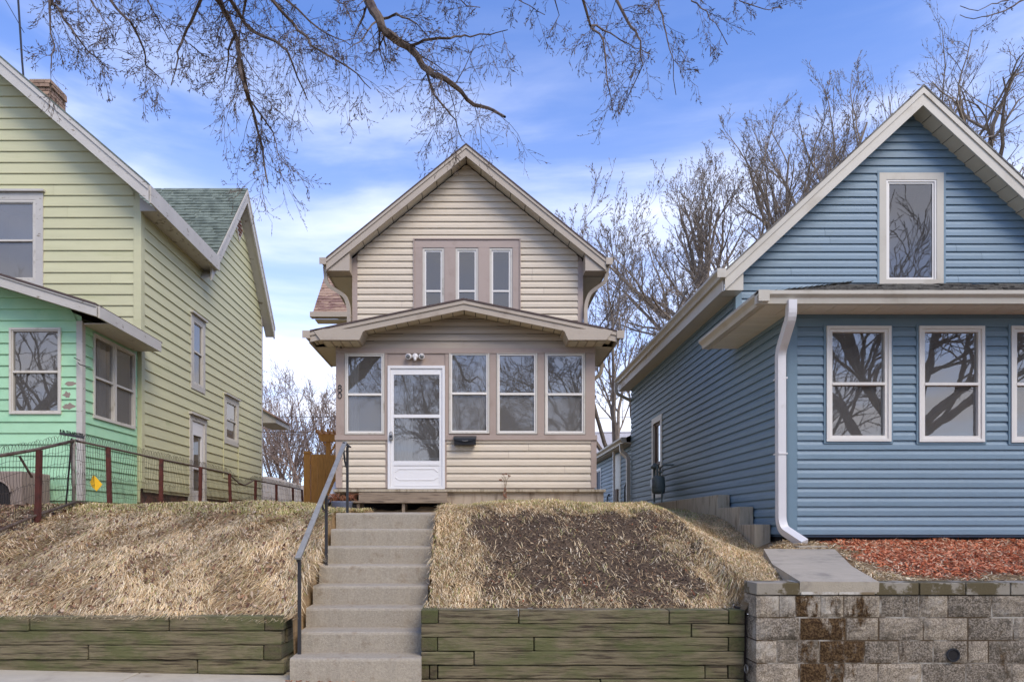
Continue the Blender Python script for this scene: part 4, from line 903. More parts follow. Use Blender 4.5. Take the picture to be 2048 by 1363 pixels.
tl = empty('timber_wall', (-4, 6.25, 0), 'mossy landscape timber retaining wall left of the steps', 'retaining wall', 'timber retaining walls beside the steps')
Y0 = 6.22; x_ = lambda p: (p-VX)/F*6.24
H = .131
for r_, cells in enumerate([[(-1250,-262),(-260,60),(62,338.5),(340.5,529.5),('e',531,568)], [(-1250,-302),(-300,-31),(-29,563.5)], [(-1250,-322),(-320,177),(179,527),('e',529,563.5)], [(-1250,-182),(-180,393.5),(395.5,568)]]):
    zt_ = .528-H*r_; zb_ = zt_-H+.005; dy = (0,.012,.004,.018)[r_]
    for c in cells:
        if c[0] == 'e': timber(tl, x_(c[1]), x_(c[2]), Y0+dy-.004, Y0+.75-(r_*.05), zb_, zt_, True)
        else: timber(tl, x_(c[0]), x_(c[1]), Y0+dy+rr.uniform(-.004,.004), Y0+.15, zb_, zt_+rr.uniform(-.003,.002))
for r_, (ya, yb) in enumerate([(6.975,7.35),(6.38,7.05),(6.93,7.3),(6.39,7.2)]):
    zt_ = .528-H*r_; timber(tl, -1.90, -1.755, ya, yb, zt_-H+.004, zt_)
timber(tl, -1.895, -1.752, 6.92, 7.42, .534, .664, True); timber(tl, -1.90, -1.78, 7.27, 7.75, .668, .785, True); timber(tl, -1.89,-1.76,7.44,7.9,.55,.662)
tr_ = empty('timber_wall', (1, 6.15, 0), 'five course mossy timber retaining wall between the steps and the block wall', 'retaining wall', 'timber retaining walls beside the steps')
x_ = lambda p: (p-VX)/F*6.13; Y0 = 6.12; H = .1235
for r_, cells in enumerate([[('e',842,875.5),(877,1036.5),(1038.5,1337),(1338.5,1456),('e',1457.5,1489)], [(842,1382),(1384,1490)], [('e',842,874),(875.5,1067),(1069,1456.5),('e',1458,1489)], [(842,947),(949,1488)], [('e',842,858),('e',859.5,874),(876,1410.5),(1412,1456),('e',1458,1489)], [(842,1200),(1202,1489)]]):
    zt_ = .598-H*r_; zb_ = zt_-H+.005; dy = (0,.008,.014,.003,.02,.01)[r_]
    for c in cells:
        if c[0] == 'e': timber(tr_, x_(c[1]), x_(c[2]), Y0+dy-.004, Y0+.7, zb_, zt_, True)
        else: timber(tr_, x_(c[0]), x_(c[1]), Y0+dy+rr.uniform(-.004,.004), Y0+.15, zb_, zt_+rr.uniform(-.003,.002))
timber(tr_, -.485, -.355, 7.00, 7.5, .565, .685, True); timber(tr_, -.48, -.33, 7.28, 7.8, .70, .80, True, M['greywood']); timber(tr_, -.485,-.37,6.83,7.2,.605,.715)
MB().box(-14,6.33,-.5,-1.9,6.42,.46).box(-1.91,6.32,-.5,-1.86,7.5,.46).build('earth_fill', M['void'], tl)
MB().box(-.48,6.22,-.5,2.38,6.29,.52).build('earth_fill', M['void'], tr_)
MB().box(2.2,6.18,-.5,2.43,6.4,.55).box(2.34,6.22,-.5,2.43,6.52,.612).build('earth_fill', M['void'], tr_)
# ------------------------------------------------------------------ split face block wall
def blockmat():
    m = bpy.data.materials.new('split_face_block'); m.use_nodes = True; t = m.node_tree; ns = t.nodes; ls = t.links; b = ns['Principled BSDF']; b.inputs['Roughness'].default_value = .92; b.inputs['Specular IOR Level'].default_value = .2
    g = ns.new('ShaderNodeNewGeometry'); oi = ns.new('ShaderNodeObjectInfo')
    def noise(s, d, r=.6):
        n = ns.new('ShaderNodeTexNoise'); n.inputs['Scale'].default_value = s; n.inputs['Detail'].default_value = d; n.inputs['Roughness'].default_value = r; ls.new(g.outputs['Position'], n.inputs['Vector']); return n.outputs[0]
    def mr(src, a, b_, c=0, d=1):
        r = ns.new('ShaderNodeMapRange'); r.interpolation_type = 'SMOOTHSTEP'; ls.new(src, r.inputs[0]); r.inputs[1].default_value = a; r.inputs[2].default_value = b_; r.inputs[3].default_value = c; r.inputs[4].default_value = d; return r.outputs[0]
    def mx(f, a, b_):
        n = ns.new('ShaderNodeMix'); n.data_type = 'RGBA'; ls.new(f, n.inputs[0])
        for i, v in ((6, a), (7, b_)):
            if isinstance(v, tuple): n.inputs[i].default_value = (*lin(v), 1)
            else: ls.new(v, n.inputs[i])
        return n.outputs[2]
    c = mx(mr(noise(70, 6, .75), .42, .60), (92,82,68), (172,158,138))
    hs = ns.new('ShaderNodeMath'); hs.operation = 'ADD'; ls.new(noise(5, 4), hs.inputs[0]); ls.new(mr(oi.outputs['Random'], 0, 1, -.16, .16), hs.inputs[1])
    c = mx(mr(hs.outputs[0], .35, .7), c, mx(mr(noise(90, 4), .4, .6), (136,122,102), (196,180,156)))
    at = ns.new('ShaderNodeAttribute'); at.attribute_type = 'OBJECT'; at.attribute_name = 'wet'
    dm_ = ns.new('ShaderNodeMapping'); dm_.inputs['Scale'].default_value = (9, 9, 3.2); ls.new(g.outputs['Position'], dm_.inputs[0]); drip = ns.new('ShaderNodeTexNoise'); drip.inputs['Scale'].default_value = 1; drip.inputs['Detail'].default_value = 8; drip.inputs['Roughness'].default_value = .7; ls.new(dm_.outputs[0], drip.inputs['Vector'])
    c = mx(mr(noise(2.6, 5, .6), .56, .72, 0, .7), c, (204,194,176))
    c = mx(mr(noise(3.3, 6, .7), .54, .66, 0, .75), c, (84,76,62))
    ad = ns.new('ShaderNodeMath'); ad.operation = 'ADD'; ls.new(at.outputs['Fac'], ad.inputs[0]); ls.new(mr(drip.outputs[0], .3, .7, -.5, .5), ad.inputs[1])
    c = mx(mr(ad.outputs[0], .22, .62), c, mx(mr(noise(60, 5, .7), .42, .62), (62,44,26), (112,88,58)))
    ls.new(c, b.inputs['Base Color'])
    bp = ns.new('ShaderNodeBump'); bp.inputs['Strength'].default_value = 1; bp.inputs['Distance'].default_value = .018; ls.new(noise(60, 6, .7), bp.inputs['Height']); ls.new(bp.outputs[0], b.inputs['Normal'])
    return m
M['block'] = blockmat()
M['cap'] = mat('cap_block', (150,140,122), .85, .1, 8, .4, 60, dark=(92,80,52), dthr=(.47,.53), dscale=3.2)
M['caplight'] = mat('limed_cap_block', (208,200,184), .9, .12, 8, .5, 60, dark=(130,112,84), dthr=(.46,.62), dscale=3)
M['efflor'] = mat('limed_mortar', (182,174,158), .95, .15, 12, .5, 60, dark=(84,68,48), dthr=(.40,.56), dscale=2.2)
bw = empty('block_wall', (4.5, 5.95, 0), 'split face concrete block retaining wall with dark water stains below the blue house', 'retaining wall')
YB = 5.95; x_ = lambda p: (p-VX)/F*YB; z_ = lambda y: CAMH-(y-HY)/F*YB
def block(x0, x1, z0, z1, depth=.2, wet=0, left=False):
    nu, nv = max(4, int((x1-x0)/.03)), 6; s = MB(); n0 = random.Random(int(x0*1000)+int(z0*777))
    for a in range(nu+1):
        for b_ in range(nv+1):
            e = (a in (0, nu)) or (b_ in (0, nv)); d_ = 0 if e else -n0.uniform(.002,.016)
            s.v.append((x0+(x1-x0)*a/nu, YB+(0 if not e else .004)+d_, z0+(z1-z0)*b_/nv))
    for a in range(nu):
        for b_ in range(nv): q = a*(nv+1)+b_; s.f.append((q, q+nv+1, q+nv+2, q+1))
    s.add([(x0,YB+.004,z0),(x0,YB+.004,z1),(x0,YB+depth,z1),(x0,YB+depth,z0),(x1,YB+.004,z0),(x1,YB+.004,z1),(x1,YB+depth,z1),(x1,YB+depth,z0)], [(0,3,2,1),(4,5,6,7),(1,2,6,5),(0,4,7,3)])
    o = s.build('block', M['block'], bw); o['wet'] = float(wet); return o
rows = [(1190.5,1232.5,[(1513,1558,0),(1559.5,1591,0),(1593,1641,.45),(1643,1687,.3),(1689,1759,.25),(1764,1806,0),(1808,1837,-.1),(1839,1895,0),(1898,1983,0),(1986,2070,0),(2073,2160,0)]),
 (1235.5,1278.5,[(1513,1598,0),(1601.5,1691,.75),(1694,1756,.12),(1760,1846,-.1),(1849,1935,0),(1938,2026,0),(2029,2115,0)]),
 (1281.5,1324,[(1513,1553,0),(1555.5,1594,0),(1596,1639,.15),(1641,1728,.68),(1731,1797,0),(1799.5,1866,0),(1868,1935,-.1),(1938,1976,0),(1979,2062,0),(2065,2150,0)]),
 (1327,1369,[(1513,1596,-.1),(1601,1688,.62),(1691.5,1755,.28),(1758,1843,-.1),(1846,1931,0),(1934,2023,0),(2026,2112,0)]),
 (1372,1415,[(1513,1553,0),(1556,1640,.3),(1643,1728,.3),(1731,1820,0),(1823,1910,0),(1913,2000,0),(2003,2090,0)])]
for ri, (ya, yb, cs) in enumerate(rows):
    q = cs[-1][1]+3
    while q < 3180: cs.append((q, q+86, (0,-.1,.1)[int(q+ri)%3])); q += 89
    for i, (a, b_, wet) in enumerate(cs): block(x_(a), x_(b_), z_(yb), z_(ya), .27 if i == 0 else .2, wet)
MB().box(x_(1513)+.006, YB+.006, -.4, x_(3200), YB+.19, z_(1190)).build('mortar_bed', M['efflor'], bw)
for a, b_, m_ in ((1512,1599,'cap'),(1601,1675,'caplight'),(1676.5,1749,'caplight'),(1751,1836,'cap'),(1838.5,1929,'cap'),(1931,2018,'cap'),(2020.5,2105,'cap'))+tuple((2107.5+89*k,2194+89*k,'cap') for k in range(12)):
    MB().box(x_(a), YB-.012, z_(1188.5), x_(b_), YB+.27, z_(1164.5)).build('cap_block', M[m_], bw, bevel=.006)
dp = MB(); c_ = (x_(1903), z_(1308))
dp.tube([(c_[0]+.052*math.cos(k*math.pi/8), YB-.022, c_[1]+.052*math.sin(k*math.pi/8)) for k in range(17)], .009, 6).build('drain_pipe', M['plasticblack'], bw)
MB().lathe((0,0,0), [(.05,0),(.05,.002)], 16).build('drain_hole', M['dark'], bw).matrix_parent_inverse = Matrix.Identity(4)
o = [c for c in bw.children if c.name.startswith('drain_hole')][0]; o.location = (c_[0]-4.5, -.0195, c_[1]); o.rotation_euler = (R(90),0,0)
s = MB().tube([(x_(1500)+.02, 6.08, .08+.03*math.sin(k*math.pi/6)) if False else (2.36, 6.06+.035*math.cos(k*math.pi/6), .09+.035*math.sin(k*math.pi/6)) for k in range(13)], .007, 5).build('weep_pipe', M['lockgrey'], bw)
# concrete landing slab on the wall
t = tag(MB().add([(x_(1598),5.93,z_(1163)+.006),(x_(1756),5.93,z_(1163)+.002),(3.66,6.75,.955),(4.22,8.15,1.075),(3.42,8.25,1.075),(2.95,6.9,.965)], [(0,1,2,3,4,5)]).build('concrete_slab', M['slabc'], None), 'irregular flat concrete slab lying on top of the block wall', 'slab')
m_ = t.modifiers.new('thick', 'SOLIDIFY'); m_.thickness = .10; m_.offset = -1
tag(MB().box(3.98, 8.55, .9, 4.35, 9.45, 1.10).build('splash_slab', M['slabc'], None, bevel=.01), 'small concrete pad under the white downspout of the blue house', 'slab')
# ------------------------------------------------------------------ steel handrail
t = empty('handrail', (-1.6, 6.2, .1875), 'weathered steel handrail with three thin posts on the left of the steps', 'handrail')
MB().bar((-1.585,6.08,1.055),(-1.605,8.36,2.36), .052, .020).build('top_rail', M['galv'], t, bevel=.003)
MB().bar((-1.585,6.10,1.035),(-1.605,8.34,2.34), .03, .030).build('channel', M['blackmetal'], t)
rz = lambda y: 1.03+(y-6.08)/2.28*1.305
for x, y, z in ((-1.605,6.22,.18),(-1.575,7.19,.93)): MB().bar((x,y,z),(x,y,rz(y)), .028, .028).build('post', M['blackmetal'], t)
MB().bar((-1.565,8.30,1.50),(-1.565,8.30,2.30), .028, .028).build('post', M['blackmetal'], t)
MB().bar((-1.615,8.34,2.355),(-1.535,8.30,2.295), .05, .016).build('end_cap', M['blackmetal'], t)
MB().tube([(-1.60,8.24,2.26),(-1.59,8.27,2.12),(-1.575,8.29,2.05)], .012, 5).build('bracket', M['blackmetal'], t)
MB().tube([(-1.61,7.12,1.60),(-1.60,7.16,1.52),(-1.58,7.18,1.50)], .012, 5).build('bracket', M['blackmetal'], t)
# ------------------------------------------------------------------ woven wire fence
XF = -5.54
fn = empty('wire_fence', (XF, 9.5, 1.6), 'rusty loop top woven wire fence along the mint porch and green house', 'fence')
TOP = ([5.5,6.4,7.0,8.0,8.64,9.5,10.3,12,13.7,15.35,15.6,16.0,16.4,16.8,17.1,18.9,21.9], [1.62,1.80,1.92,2.16,2.30,2.525,2.525,2.52,2.53,2.53,2.46,2.36,2.33,2.42,2.50,2.51,2.52])
BOT = ([5.5,7.0,8.0,8.64,9.5,12,22], [.72,1.04,1.30,1.48,1.68,1.68,1.80])
topz = lambda y: float(np.interp(y, *TOP)); botz = lambda y: float(np.interp(y, *BOT))
ysr = [5.8,6.4,7.0,8.0,8.64,9.5]
MB().tube([(XF,y,topz(y)) for y in ysr], .021, 8).build('top_rail', M['railpipe'], fn, smooth=True)
MB().tube([(XF+.01,y,botz(y)) for y in ysr], .019, 8).build('bottom_rail', M['railpipe'], fn, smooth=True)
MB().tube([(XF,y,topz(y)) for y in (9.5,10.3,12,13.7,15.3,15.45,15.6,15.8,16.0,16.2,16.4,16.6,16.8,17.0,17.1,18.9,20.6,21.75)], .017, 7).build('top_rail', M['railpipe'], fn, smooth=True)
MB().tube([(XF,9.5,1.68),(XF,10.4,1.66),(XF+.02,12.1,1.66)], .016, 6).build('bottom_rail', M['railpipe'], fn)
MB().tube([(XF,9.47,1.42),(XF,9.47,2.54)], .024, 8).build('corner_post', M['postgrey'], fn, smooth=True)
for y in (6.9, 8.64, 10.3, 12.0, 13.7, 15.35, 17.1, 18.9, 20.6, 21.7):
    zb_ = float(ground(XF, y))-.1; z1 = topz(y)+.0; lean = .015*math.sin(y*5)
    MB().bar((XF+.03+lean,y,zb_),(XF+.03-lean,y,z1), .055, .022, up=(0,1,0)).bar((XF+.045+lean,y+.02,zb_),(XF+.045-lean,y+.02,z1), .022, .055, up=(0,1,0)).build('post', M['rust'], fn)
MB().bar((XF-.05,8.42,2.20),(XF-.01,8.60,1.95), .03, .012).build('brace', M['railpipe'], fn)
MB().bar((XF-.05,9.5,2.5),(XF-.1,9.62,1.9), .03, .03).build('brace', M['railpipe'], fn)
r8 = random.Random(8)
bays = [5.8,6.9,8.64,9.5,10.3,12.0,13.7,15.35,17.1,18.9,20.6,21.7]
for ya, yb in zip(bays, bays[1:]):
    s = MB(); n = int((yb-ya)/.058); wv = lambda y, z: .018*math.sin(y*7+z*5)+.01*math.sin(y*23+z*9)
    def pt(y, f): z = botz(y)-.05+(topz(y)+.05-botz(y))*f; return (XF-.02+.02*math.sin(y*3.1+f*5), y+wv(y, z)*(1 if f > .1 else .3), z)
    for i in range(n+1):
        y = ya+(yb-ya)*i/n
        s.tube([pt(y,0),pt(y,.3),pt(y,.6),pt(y,.85),pt(y,1.0)], .0026, 3, cap=False)
        if i % 1 == 0 and i < n:
            y2 = y+(yb-ya)/n*1.6; zt_ = topz(y)+.045; hh = .065+.02*r8.random(); tw = r8.uniform(-.02,.02)
            s.tube([(XF-.02,y,zt_-.04)]+[(XF-.02+tw*math.sin(math.pi*a/6), y+(y2-y)*(1-math.cos(math.pi*a/6))/2, zt_+hh*math.sin(math.pi*a/6)) for a in range(7)]+[(XF-.02,y2,zt_-.04)], .0026, 3, cap=False)
        yh = y+(yb-ya)/n*.5
        if i < n:
            s.tube([pt(yh,-.08),pt(yh,.25),pt(yh,.48)], .0022, 3, cap=False)
            if i % 2 == 0:
                a0 = pt(yh,.48); s.tube([(a0[0], a0[1]+.029*(1-math.cos(math.pi*a/5)), a0[2]+.05*math.sin(math.pi*a/5)) for a in range(6)], .0022, 3, cap=False)
    for f in (.02,.18,.34,.50,.70,.88): s.tube([pt(ya+(yb-ya)*q/8, f+.015*math.sin(q*2.1+f*9)) for q in range(9)], .0026, 3, cap=False)
    s.build('woven_wire', M['wire'], fn, kind='stuff')
t = tag(MB().prism(lambda u, v, o: (u, 10.0-o+(u+5.53)*.5, v), [(-5.595,1.98),(-5.56,2.09),(-5.53,2.06),(-5.455,1.955),(-5.52,1.855),(-5.575,1.92)], 0, .006).build('yellow_flag', M['yellow'], None), 'small bright yellow marker diamond hanging on the wire fence', 'marker')
t.location = (.0,-.0,0)
t = empty('push_broom', (-5.72, 9.7, 1.62), 'dark push broom leaning head up against the fence corner by the mint porch', 'broom')
MB().tube([(-5.80,9.72,1.60),(-5.60,9.52,2.56)], .014, 6).build('handle', M['blackmetal'], t)
MB().bar((-5.70,9.42,2.61),(-5.42,9.50,2.565), .05, .03).build('head', M['blackmetal'], t)
s = MB()
for k in range(30): a = k/29; s.tube([(-5.70+.28*a,9.42+.08*a,2.625-.045*a),(-5.70+.28*a+r8.uniform(-.02,.02),9.40+.08*a,2.665-.045*a)], .004, 3)
s.build('bristles', M['plasticblack'], t)
t = empty('pet_shelter', (-7.1, 10.4, 1.6), 'low grey brown box shelter with an arched doorway beside the mint porch', 'pet shelter')
fr = front(10.15); xa, xb_, za, zb_ = -7.55, -6.715, 1.62, 2.16
MB().box(xa, 10.16, za, xb_, 10.85, zb_).build('box', M['greybox'], t, bevel=.02)
MB().prism(fr, [(-7.15+.27*math.cos(k*math.pi/10), 1.85+.17*math.sin(k*math.pi/10)) for k in range(11)]+[(-7.42,1.62),(-6.88,1.62)], -.01, .0).build('doorway', M['dark'], t)
MB().tube([fr(-7.15+.29*math.cos(k*math.pi/12), 1.85+.19*math.sin(k*math.pi/12), .01) for k in range(13)], .018, 5).build('rim', M['greybox'], t)
# ------------------------------------------------------------------ back yard fences
t = empty('cedar_fence', (-5, 21.2, 1.95), 'new orange brown cedar board fence between the green house and cream house', 'fence')
rr = random.Random(6)
for k in range(18):
    x = -5.115+k*.196; MB().box(x, 21.2, 1.75, x+.192, 21.22, 3.56+rr.uniform(-.01,.02)).build('board', M['cedar'], t)
for x in (-5.33,): MB().box(x, 21.15, 1.75, x+.2, 21.3, 3.60).build('post', M['cedar'], t); MB().box(x+.0, 21.12, 3.60, x+.22, 21.32, 3.66).build('post_cap', M['cedar'], t)
for z in (2.1, 3.3): MB().box(-5.3, 21.22, z, -2.2, 21.26, z+.09).build('rail', M['cedar'], t)
t = empty('pergola', (-4.6, 21.6, 1.95), 'cedar pergola post and notched beams above the board fence', 'pergola')
MB().box(-4.70, 21.4, 1.8, -4.56, 21.54, 4.0).build('post', M['cedar'], t)
MB().prism(front(21.35), [(-4.92,4.22),(-4.92,4.10),(-4.82,3.98),(-2.6,3.98),(-2.6,4.22)], -.05, 0).build('beam', M['cedar'], t)
for k in range(8): MB().prism(faceE(0), [(21.1,4.225),(23.3,4.225),(23.4,4.33),(21.0,4.33)], -4.94+k*.17, -4.90+k*.17).build('rafter', M['cedar'], t)
MB().bar((-4.63,21.47,3.55),(-4.40,21.47,3.95), .05, .05).build('brace', M['cedar'], t)
MB().bar((-4.63,21.47,3.8),(-4.80,21.47,3.96), .05, .05).build('brace', M['cedar'], t)
t = empty('vinyl_fence', (-8, 27, 1.9), 'low pale board fence beyond the green house back corner', 'fence')
for k in range(22):
    x = -8.9+k*.14; MB().box(x, 27, 1.6, x+.13, 27.03, 3.32-.045*max(0,k-6)+rr.uniform(-.02,.02)).build('board', M['fencew'], t)
for z in (2.0, 2.5): MB().box(-8.9, 27.03, z, -5.8, 27.08, z+.08).build('rail', M['fencew'], t)
# extension at the porch corner
t = empty('downspout_extension', (-2.55, 12.1, 1.7), 'short white drain tube beside the left porch corner', 'drain pipe')
MB().tube([(-2.50,12.3,2.12),(-2.55,12.0,1.84)], .05, 8).build('tube', M['white'], t, smooth=True)
MB().tube([(-2.552,11.99,1.835),(-2.575,11.88,1.72)], .042, 8).build('collar', M['plasticblack'], t, smooth=True)
t = empty('utility_box', (-2.47, 12.5, 2.2), 'small dark utility box on the left side wall of the cream house', 'utility box')
MB().box(-2.56, 12.45, 2.12, -2.425, 12.75, 2.36).build('box', M['plasticblack'], t)
# garage far behind, wires
t = empty('garage', (9.5, 40, 1.9), 'white roofed garage far behind the blue house rear wing', 'garage')
MB().box(7, 40, 1.9, 13, 46, 5.2).build('wall', M['blue'], t)
MB().add([(6.6,39.6,5.1),(13.4,39.6,5.1),(13.4,43,7.3),(6.6,43,7.3),(6.6,39.6,5.0),(13.4,39.6,5.0)], [(0,1,2,3),(0,4,5,1)]).build('roof', M['fencew'], t)
for k, (z, yy) in enumerate(((6.6,38),(7.6,39))):
    tag(MB().tube([(-30,yy,z+.5),(-12,yy,z),(3,yy,z-.2),(14,yy,z+.1),(30,yy,z+.8)], .018, 4).build('utility_wire', M['wire'], None), ('lower', 'upper')[k]+' thin utility wire crossing behind the houses', 'wire')
# ================================================================== grass, litter, mulch
def srgb(cs): return np.array([lin(c) for c in cs])
def blades(name, x, y, L_, h, wdt, ang, cols, parent=None, lift=0.0, seed=1):
    """one bent ribbon per blade"""
    rs = np.random.RandomState(seed); n = len(x); z = ground(x, y, False)+lift-.004
    dx, dy = np.cos(ang), np.sin(ang); gx = ground(x+dx*L_, y+dy*L_, False)+lift
    px_, py_ = -dy*wdt/2, dx*wdt/2
    k1 = .45; A = np.stack([x, y, z], 1)
    B = np.stack([x+dx*L_*k1, y+dy*L_*k1, z+(gx-z)*k1+h], 1); T = np.stack([x+dx*L_, y+dy*L_, np.maximum(gx, z*0+gx)+h*rs.uniform(.1,.9,n)], 1)
    S = np.stack([px_, py_, 0*px_], 1)
    V = np.stack([A-S, A+S, B-S*.9, B+S*.9, T], 1).reshape(-1, 3)
    b0 = (np.arange(n)*5)[:, None]; Fq = np.concatenate([b0+[0,1,3], b0+[0,3,2], b0+[2,3,4]], 1).reshape(-1, 3)
    return npmesh(name, V, Fq, M['straw'], np.repeat(cols, 5, 0), parent)
rs = np.random.RandomState(11)
STRAW = srgb([(240,218,176),(228,202,158),(212,182,136),(186,156,114),(246,230,196),(156,130,98)]); GREEN = srgb([(172,170,104),(148,152,86),(188,180,118)])
def straw_cols(n, x, y, green):
    c = STRAW[rs.choice(6, n, p=[.27,.25,.17,.12,.12,.07])]; g = GREEN[rs.choice(3, n)]
    m = (rs.rand(n) < green)[:, None]; c = np.where(m, g, c)*np.array([1.02,1.0,.97]); pat = 1.10+lump(x, y, 2.3, .14)+lump(x+1, y, 5.3, .14)+lump(x, y, 13, .12)
    return c*pat[:, None]*rs.uniform(.78,1.12,(n,1))
# left bank
n = 210000; x = rs.uniform(-8.2,-1.655,n); y = 6.30+(rs.rand(n)**.85)*4.2
cl = lump(x, y, 6.3, .5)+lump(x+5, y, 15, .5)
thin = ((lump(x+1, y*1.4, 2.9, 1) > .50) & (rs.rand(n) < .80)) | ((lump(x, y, 8, 1) > .6) & (rs.rand(n) < .7))
keep = ~thin & (x > -7.6) & ~((x < -5.7) & (rs.rand(n) < .75)); x, y, cl = x[keep], y[keep], cl[keep]; n = len(x)
ang = -math.pi/2+lump(x, y, 2.1, 1.1)+rs.normal(0,.5,n)+np.where(x < -4.6, -.5, 0)
yc = np.interp(x, *YC); top = sst((y-yc+.75)/.5)
tag(blades('grass', x, y, rs.uniform(.08,.24,n)*(1-.68*top), rs.uniform(.003,.036,n)*np.clip(1+1.0*cl,.2,2)*(1-.2*top), rs.uniform(.0035,.0065,n), ang, straw_cols(n, x, y, .05+.38*top), seed=2), 'matted dry straw grass on the bank left of the steps', 'grass', kind='stuff')
# lawn on top, left and right
n = 90000; x = rs.uniform(-6.2,3.9,n); y = 8.3+rs.rand(n)**1.3*5.0; yc = np.interp(x, *YC)
k = (y > yc-.45) & ~((x > -1.7) & (x < -.44)) & (x < 3.9) & ~((x > -2.5) & (x < 2.1) & (y > 11.68)) & ~((x > 2.75+(y-6.2)*.335) & (y < 9.7)); x, y = x[k], y[k]; n = len(x)
tag(blades('grass', x, y, rs.uniform(.015,.05,n), rs.uniform(.015,.05,n), rs.uniform(.003,.006,n), rs.uniform(0,6.28,n), straw_cols(n, x, y, .55), seed=3), 'short half green lawn grass along the top of the banks', 'grass', kind='stuff')
# right bank
n = 175000; x = rs.uniform(-.47,3.93,n); y = 6.28+rs.rand(n)*5.6
d = dirtmask(x, y); m = mulchmask(x, y); cl = lump(x, y, 5.1, .5)+lump(x+2, y+3, 12, .5)
k = (rs.rand(n) < (1-d)*(1-m)+d*(.022+.17*(cl > .36))) & ~((x > 2.75+(y-6.2)*.335) & (y < 9) & (rs.rand(n) < .6)) & ~((x < 2.40) & (y < 6.29)); x, y, d = x[k], y[k], d[k]; n = len(x)
rs2 = np.random.RandomState(3); k = ~((x > 2.75+(y-6.0)*.3) & (x < 3.5+(y-6.0)*.34) & (y < 8.2)); x, y, d = x[k], y[k], d[k]; n = len(x)
ang = -math.pi/2+lump(x, y, 2.6, .9)+rs.normal(0,.8,n)+d*rs.uniform(-3,3,n)
tag(blades('grass', x, y, rs.uniform(.04,.13,n)*(1+.3*d), rs.uniform(.004,.036,n), rs.uniform(.0035,.0065,n), ang, straw_cols(n, x, y, .10)*(1-.12*d[:,None]), seed=4), 'dry grass fringe around the bare soil right of the steps', 'grass', kind='stuff')
# little tufts hanging over the timbers
def flakes(name, x, y, l, w_, cols, mt, lift, label, cat, tilt=.35, seed=1, parent=None):
    r = np.random.RandomState(seed); n = len(x); z = ground(x, y)+lift*r.rand(n); a = r.uniform(0, 6.28, n); u = np.stack([np.cos(a), np.sin(a), r.normal(0,tilt,n)], 1); v = np.stack([-np.sin(a), np.cos(a), r.normal(0,tilt,n)], 1)
    gy = (ground(x, y+.05)-ground(x, y-.05))/.1; u[:,2] += u[:,1]*gy; v[:,2] += v[:,1]*gy
    c = np.stack([x, y, z+.004], 1); U = u*l[:,None]/2; W_ = v*w_[:,None]/2; up = np.array([0,0,1])*(l*.12*r.uniform(-.5,1,n))[:,None]
    V = np.stack([c-U-W_*.3, c-W_+up, c+U*r.uniform(.7,1,n)[:,None]+W_*.2, c+W_+up*.6], 1).reshape(-1, 3)
    b0 = (np.arange(n)*4)[:, None]; Fq = np.concatenate([b0+[0,1,2], b0+[0,2,3]], 1).reshape(-1, 3)
    return tag(npmesh(name, V, Fq, mt, np.repeat(cols, 4, 0), parent), label, cat, kind='stuff')
n = 26000; x = rs.uniform(-.45,3.6,n); y = rs.uniform(6.27,10,n); d = dirtmask(x, y); k = rs.rand(n) < d*np.clip(.30+.5*sst((7.2-y)/1.0)+lump(x, y, 4.3, .45), .04, 1); x, y = x[k], y[k]; n = len(x)
DB = srgb([(196,170,132),(158,130,98),(120,94,70),(214,198,170),(86,66,52),(150,92,66)])
flakes('plant_debris', x, y, rs.uniform(.015,.06,n), rs.uniform(.004,.013,n), DB[rs.choice(6, n, p=[.26,.24,.2,.1,.14,.06])]*rs.uniform(.7,1.1,(n,1)), M['debris'], .02, 'dry leaf and stem bits strewn over the dark bare soil', 'debris', seed=5)
n = 40000; x = rs.uniform(-.3,3.2,n); y = rs.uniform(6.3,9.6,n); k = rs.rand(n) < dirtmask(x, y)*.9; x, y = x[k], y[k]; n = len(x)
SC = srgb([(86,72,58),(68,56,46),(102,86,70),(56,46,38)])
flakes('soil_clods', x, y, rs.uniform(.006,.020,n)*(1+1.6*(rs.rand(n) < .08)), rs.uniform(.006,.018,n)*(1+1.2*(rs.rand(n) < .08)), SC[rs.choice(4, n)]*rs.uniform(.8,1.2,(n,1)), M['debris'], .012, 'crumbly dark soil clods on the bank right of the steps', 'soil', .5, seed=6)
# mulch
n = 60000; x = rs.uniform(2.9,9.2,n); y = rs.uniform(6.18,9.45,n); m = mulchmask(x, y); k = rs.rand(n) < m; x, y = x[k], y[k]; n = len(x)
MU = srgb([(226,136,92),(206,114,78),(234,166,126),(172,98,68),(228,198,160),(134,92,70)])
flakes('mulch', x, y, rs.uniform(.025,.085,n), rs.uniform(.008,.020,n), MU[rs.choice(6, n, p=[.26,.18,.18,.12,.16,.1])]*rs.uniform(.8,1.1,(n,1)), M['chips'], .03, 'orange red wood chip mulch in front of the blue house', 'mulch', .35, seed=7)
n = 26000; x = rs.uniform(2.5,9.2,n); y = rs.uniform(6.15,9.4,n); m = mulchmask(x, y); slab = (x > 2.75+(y-6.0)*.31) & (x < 3.52+(y-6.0)*.34) & (y < 8.2); k = (rs.rand(n) < np.where(x > 2.75+(y-6.2)*.335, (1-m)*.9+.10, 0)) & ~slab; x, y = x[k], y[k]; n = len(x)
flakes('straw_litter', x, y, rs.uniform(.03,.10,n), rs.uniform(.004,.011,n), STRAW[rs.choice(6, n)]*rs.uniform(.7,1.05,(n,1)), M['debris'], .02, 'straw litter mixed into the edges of the red mulch', 'straw', seed=8)
